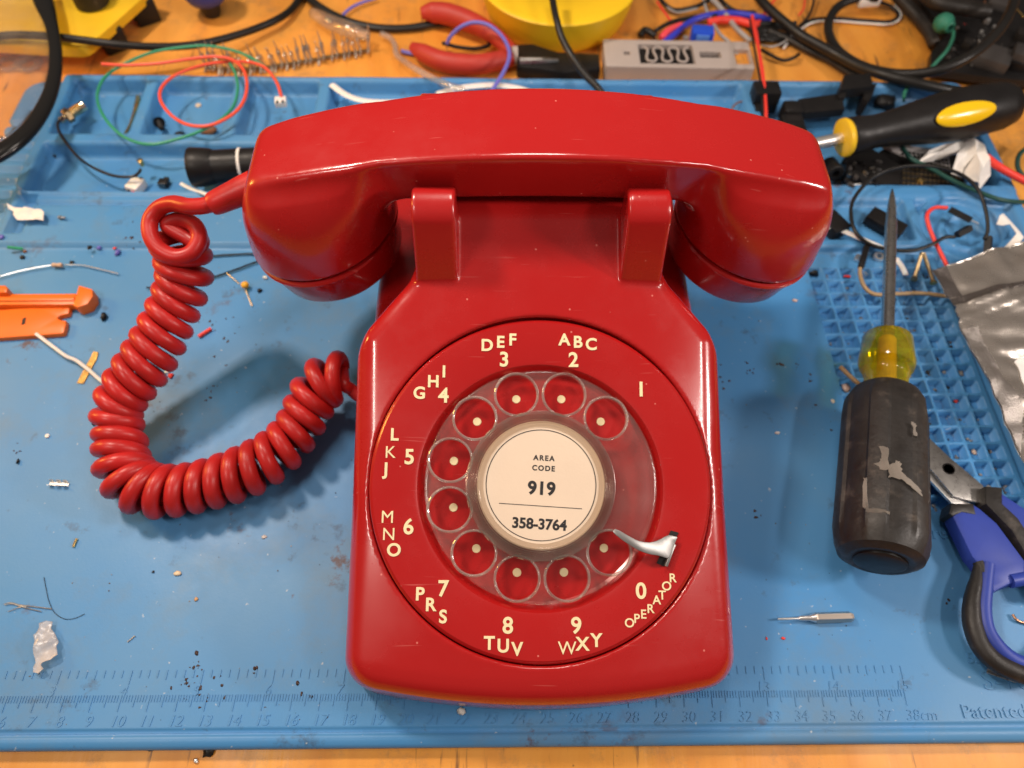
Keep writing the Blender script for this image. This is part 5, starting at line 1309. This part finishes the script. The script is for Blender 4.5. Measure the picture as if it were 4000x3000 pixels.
# crumpled paper, a ball of folds with real volume
def crumple(c, r, s_, seed, sub=4):
    bm = bmesh.new(); bmesh.ops.create_icosphere(bm, subdivisions=sub, radius=1)
    rr = random.Random(seed); pl_ = []
    for k in range(26):
        v = Vector((rr.gauss(0, 1), rr.gauss(0, 1), rr.gauss(0, 1))).normalized(); pl_.append((v, rr.uniform(.55, .95)))
    for v in bm.verts:
        d = v.co.normalized(); k = min((h / max(d.dot(n_), .05) for n_, h in pl_ if d.dot(n_) > .05), default=1); k = min(k, 1.25)
        k *= 1 + .12 * abs(wr(d.x * 3, d.y * 3 + d.z * 2, 1.3, seed))
        v.co = Vector((c[0] + d.x * k * r * s_[0], c[1] + d.y * k * r * s_[1], c[2] + d.z * k * r * s_[2]))
    m = MB(); m.bm(bm); return m
def folded(outline, zc, amp, seed):
    """sheet broken into flat facets"""
    rr = random.Random(seed)
    bm = bmesh.new(); cx = sum(p[0] for p in outline) / len(outline); cy = sum(p[1] for p in outline) / len(outline)
    V_ = [bm.verts.new((p[0], p[1], zc + rr.uniform(-amp, amp))) for p in outline]
    I_ = [bm.verts.new((cx + (p[0] - cx) * rr.uniform(.4, .65), cy + (p[1] - cy) * rr.uniform(.4, .65), zc + rr.uniform(-amp, amp) * 1.8)) for p in outline]
    c_ = bm.verts.new((cx, cy, zc + amp)); n = len(V_)
    for i in range(n):
        j = (i + 1) % n
        bm.faces.new((V_[i], V_[j], I_[j])); bm.faces.new((V_[i], I_[j], I_[i])); bm.faces.new((I_[i], I_[j], c_))
    r_ = bmesh.ops.extrude_face_region(bm, geom=bm.faces[:])
    for e in r_['geom']:
        if isinstance(e, bmesh.types.BMVert): e.co.z -= .04
    bmesh.ops.recalc_face_normals(bm, faces=bm.faces)
    m = MB(); m.bm(bm); return m
mb = folded(Q(1.3, *z4((1735, 1055), (1790, 1070), (1870, 1090), (1900, 1140), (1930, 1240), (1985, 1330), (1900, 1440), (1840, 1455), (1740, 1360), (1665, 1330), (1665, 1240), (1710, 1180))), 1.25, .4, 3)
q = folded(Q(1.1, *z4((1400, 1250), (1470, 1180), (1600, 1130), (1735, 1110), (1760, 1180), (1640, 1210), (1520, 1230), (1400, 1260))), 1.0, .2, 5); mb.add(q.v, q.f)
solo('crumpled_paper', mb, WHITEPAP, 'crumpled white paper below the cushion grip screwdriver', 'paper', sharp=5)
# header strips / perf boards in the right tray
pb = thing('perforated_board', 'black and white perforated boards with rows of pins in the right tray', 'circuit board', g(3600, 660))
link('board', MB().prism(Q(.5, *z4((1120, 1150), (1260, 1130), (1700, 1200), (1760, 1420), (1720, 1480), (1250, 1440), (1060, 1380), (1000, 1230))), .1, .35, bev=.03), BLACKP, pb)
link('white_board', MB().prism(Q(.5, *z4((1090, 1140), (1250, 1125), (1620, 1190), (1640, 1320), (1600, 1330), (1380, 1260), (1200, 1190))), .36, .46, bev=.02), mat('pale_board', (.50, .47, .46), .5), pb)
m1 = MB(); m2 = MB()
for i in range(12):
    for j in range(5):
        p = un(*z4((1250 + i * 32 + j * 6, 1185 + j * 26 + i * 7))[0], .47); m1.box((p[0], p[1], .48), (.13, .13, .05))
for i in range(15):
    for j in range(4):
        p = un(*z4((1270 + i * 34, 1320 + j * 40 + i * 3))[0], .37)
        m2.box((p[0], p[1], .38), (.12, .14, .06))
link('pin_holes', m1, DARK, pb); link('solder_pads', m2, BRASSD, pb)
p = un(*z4((1405, 1410))[0], .5); link('mounting_screw', MB().lathe([(0, 0), (.2, 0), (.2, .1), (0, .16)], Matrix.Translation((p[0], p[1], .38)), 20), GOLD, pb)
hd = thing('black_heatsink', 'black finned part lying in the right tray below the cushion grip', 'electronic part', g(3350, 660))
link('base', MB().prism(Q(.5, *z4((800, 1230), (1000, 1150), (1260, 1300), (1230, 1440), (1000, 1460), (820, 1330))), -.2, .5, bev=.1), BLACKP, hd)
rb = random.Random(8)
for k in range(22):
    p = un(*z4((rb.uniform(800, 1080), rb.uniform(1230, 1460)))[0], .6)
    link('lug', MB().box((p[0], p[1], .55), (rb.uniform(.1, .3), rb.uniform(.1, .4), .2), rz=rb.uniform(0, 3), bev=.02), rb.choice([BLACKP, GREYB, BLACKP, STEEL]), hd)
dk = thing('black_spacer_tube', 'short black spacer tube right of the handset end in the tray', 'spacer', g(3255, 650))
link('tube', MB().lathe([(.2, 0), (.42, 0), (.45, .05), (.45, 1.0), (.40, 1.05), (.2, 1.05)], axis_mat(un(3235, 640, .2), un(3275, 690, .5)), 24, closed=True), BLACKP, dk)
for k, (x, y) in enumerate(((3270, 712), (3302, 700), (3320, 722), (3290, 735))):
    p = g(x, y, .15); solo('black_terminal', MB().box(p, (.35, .3, .3), rz=k * .5, bev=.03), BLACKP, ['leftmost', 'upper', 'rightmost', 'lowest'][k] + ' of four small black blocks at the front of the right tray', 'terminal', 'small black blocks')
cable('white_tie_end', [(3205, 575, 1.2), (3235, 572, 1.2), (3262, 562, 1.2)], .08, WHITEP, 'white tie end below the shiny screwdriver shaft', 'cable tie', flat=.4)
solo('paper_scrap', folded(Q(.5, *z4((870, 1440), (980, 1430), (1060, 1480), (1000, 1500), (880, 1480))), .45, .05, 9), WHITEPAP, 'white paper scrap at the front of the right tray', 'paper', sharp=5)
# jumper wires
def jumper(pts, r, m, label, ends):
    t = thing('jumper_wire', label, 'wire', un(pts[0][0], pts[0][1], 0))
    link('lead', MB().tube([un(*q) for q in pts], r, 8, 8), m, t, sharp=0)
    for a, b_, w_ in ends: link('plug_housing', MB().tube([un(*a), un(*b_)], w_, 4, 1), BLACKP, t)
    return t
jumper([(3845, 935, .8), (3858, 900, 1.0), (3852, 830, 1.3), (3820, 740, 1.6), (3750, 680, 1.8), (3650, 650, 1.8), (3530, 650, 1.7), (3430, 680, 1.4), (3370, 730, 1.2), (3330, 790, 1.0), (3325, 850, .9), (3345, 910, .8), (3400, 955, .7), (3480, 975, .7), (3570, 978, .7), (3640, 955, .8), (3690, 928, .9), (3730, 925, .9)], .095, BLACKC, 'long black jumper wire looping around the fat screwdriver blade', [((3862, 925, .8), (3858, 985, .5), .22), ((3738, 918, .8), (3790, 890, .9), .20)])
jt = jumper([(3700, 1040, .4), (3660, 960, .6), (3630, 890, .8), (3622, 840, 1.0), (3650, 812, 1.0), (3700, 812, 1.0)], .10, REDW, 'red jumper wire beside the round dish of the mat', [((3710, 818, 1.0), (3792, 860, .9), .20)])
link('contact_pin', MB().tube([un(3795, 862, .9), un(3822, 874, .9)], .05, 6, 1), CHROME, jt)
cable('tan_wire', [(3362, 1030, .5), (3360, 1075, .4), (3380, 1125, .35), (3420, 1150, .35), (3500, 1148, .3), (3600, 1146, .3), (3720, 1160, .3)], .10, TANW, 'tan wire running under the screwdriver blade to the silver bag', 'wire', n=8)
cable('black_stub', [(3385, 965, .5), (3375, 1000, .6), (3362, 1045, .5)], .16, BLACKP, 'black plug stub standing at the start of the tan wire', 'plug', n=8)
cable('tan_wire', [(3282, 1433, .2), (3320, 1470, .25), (3360, 1505, .3)], .10, TANW, 'short tan wire beside the yellow screwdriver collar', 'wire', n=8)
cable('cable_tie', [(3240, 885, .6), (3300, 905, .6), (3370, 935, .6), (3450, 970, .5)], .16, WHITEP, 'white cable tie right of the handset end', 'cable tie', flat=.35)
cable('cable_tie', [(3500, 1008, .3), (3525, 1045, .3), (3538, 1075, .25)], .15, WHITEP, 'white ribbed cable tie end right of the screwdriver blade', 'cable tie', flat=.35)
p = g(3480, 875, .4); solo('black_plastic_block', MB().box((p[0] - .3, p[1], p[2]), (1.9, .95, .55), rz=-.75, bev=.06), BLACKP, 'black plastic block under the screwdriver blade in the dish tray', 'block')
p = g(3255, 880, .4); solo('black_plastic_block', MB().box(p, (1.0, 1.3, .7), rz=.5, bev=.06), BLACKP, 'black plastic block half hidden by the handset end', 'block')
for (x0, y0, x1, y1, lb) in ((3600, 990, 3572, 1085, 'left of two long brass screws above the silver bag'), (3608, 990, 3645, 1100, 'right of two long brass screws above the silver bag')):
    a0, a1 = Vector(un(x0, y0, .4)), Vector(un(x1, y1, .35)); t_ = thing('brass_screw', lb, 'screw', a1[:], 'long brass screws'); l_ = (a1 - a0).length
    pr = [(0, 0)]
    for k in range(16): pr += [(.10, l_ * k / 16), (.075, l_ * (k + .5) / 16)]
    link('thread', MB().lathe(pr + [(0, l_)], axis_mat(a0, a1), 14), BRASSD, t_); link('head', MB().lathe([(0, 0), (.15, 0), (.17, .1), (0, .14)], axis_mat(a1, a1 + (a1 - a0)), 20), GOLD if 'right' in lb[:6] else BRASSD, t_)
for x, y, r_, lb in ((3430, 1007, .26, 'round steel nut left of the screwdriver blade'), (3352, 1013, .2, 'small steel nut beside the black plug stub'), (3385, 1068, .28, 'square steel nut at the start of the grid')):
    p = g(x, y, .05); solo('steel_nut', MB().lathe([(r_ * .5, 0), (r_, 0), (r_, .16), (r_ * .5, .16)], Matrix.Translation(p), 6 if r_ > .27 else 16, closed=True), CHROME, lb, 'nut', 'loose steel nuts', sharp=25)
blobthing('metal_swarf', 3178, 1062, .22, BLACKP, 'black bit in the first grid pocket beside the handset', 'scrap', (1.3, 1, .7), .4, 61)
blobthing('flux_crumb', 3305, 1515, .22, mat('pink_crumb', (.65, .45, .36), .5), 'pinkish crumb in a grid pocket beside the yellow collar', 'scrap', (1, .8, .4), .4, 62)
blobthing('red_crumb', 3733, 1563, .13, REDW, 'red curl in a grid pocket right of the black grip', 'scrap', (.8, 1, .4), .3, 63)
blobthing('pale_chip', 3805, 1765, .16, mat('tan_chip', (.55, .40, .30), .6), 'tan chip in a grid pocket below the silver bag', 'scrap', (.6, 1, .4), .3, 64)
blobthing('red_crumb', 3315, 1080, .14, REDW, 'red sliver in a pocket of the first grid row', 'scrap', (1.8, .5, .4), .3, 66)
cable('copper_strand', [(3955, 2400, .1), (3970, 2420, .12), (3995, 2432, .1), (4040, 2440, .1)], .05, COPPER, 'copper strand inside the scissors loop', 'wire', n=6)
# burnt spots and smudges on the mat
BURN = mat('burn_mark', (.06, .035, .03), .6, col2=(.12, .07, .05), c2scale=300)
rb = random.Random(33)
for (x, y, sp, n) in ((785, 2690, 45, 26), (770, 2600, 30, 10), (985, 2610, 12, 5), (530, 935, 40, 9), (820, 1530, 22, 8), (70, 1755, 20, 5), (2920, 1450, 18, 7), (3045, 1430, 10, 4), (3110, 1430, 10, 4), (3160, 1480, 14, 5), (2945, 2010, 12, 4), (3240, 1650, 60, 9), (760, 1320, 60, 10), (900, 1290, 60, 9), (2800, 1480, 30, 6), (480, 770, 40, 6), (3700, 2350, 10, 3), (1160, 2730, 70, 6), (2340, 1690, 5, 2)):
    m_ = MB()
    for k in range(n):
        p = g(x + rb.gauss(0, sp), y + rb.gauss(0, sp * .8)); rr = rb.uniform(.015, .055)
        m_.blob((p[0], p[1], p[2] + .003), rr, 1, .5, (rb.uniform(.6, 1.8), rb.uniform(.6, 1.9), .05), k)
    link('burn_mark', m_, BURN, mat_t, sharp=0)
# crumbs collected in the pockets of the grid, dust
rb = random.Random(21)
for k in range(190):
    i, j = min(7, int(8 * rb.random() ** .7)), rb.randrange(0, 16)
    cx, cy = 15.07 + .81 * i + rb.uniform(-.2, .2), 19.2 - .81 * j + rb.uniform(-.2, .2)
    if k == 0: GR_ = MB()
    GR_.blob((cx, cy, -.41), rb.uniform(.03, .11), 1, .4, (1, 1, .6), k)
for k in range(260):
    x = rb.uniform(-18, 18); y = rb.uniform(-1, 20)
    if -6.2 < x < 7.8: continue
    GR_.blob((x, y, zmat(x, y) + .008), rb.choice([.012, .016, .02, .03]), 1, .4, (1, 1, .5), k)
d_o = link('dust_and_crumbs', GR_, mat('grey_dust', (.30, .28, .26), .7, col2=(.02, .02, .02), c2scale=90, c2lo=.45, c2hi=.55), loc=(0, 0, 0)); d_o['kind'] = 'stuff'
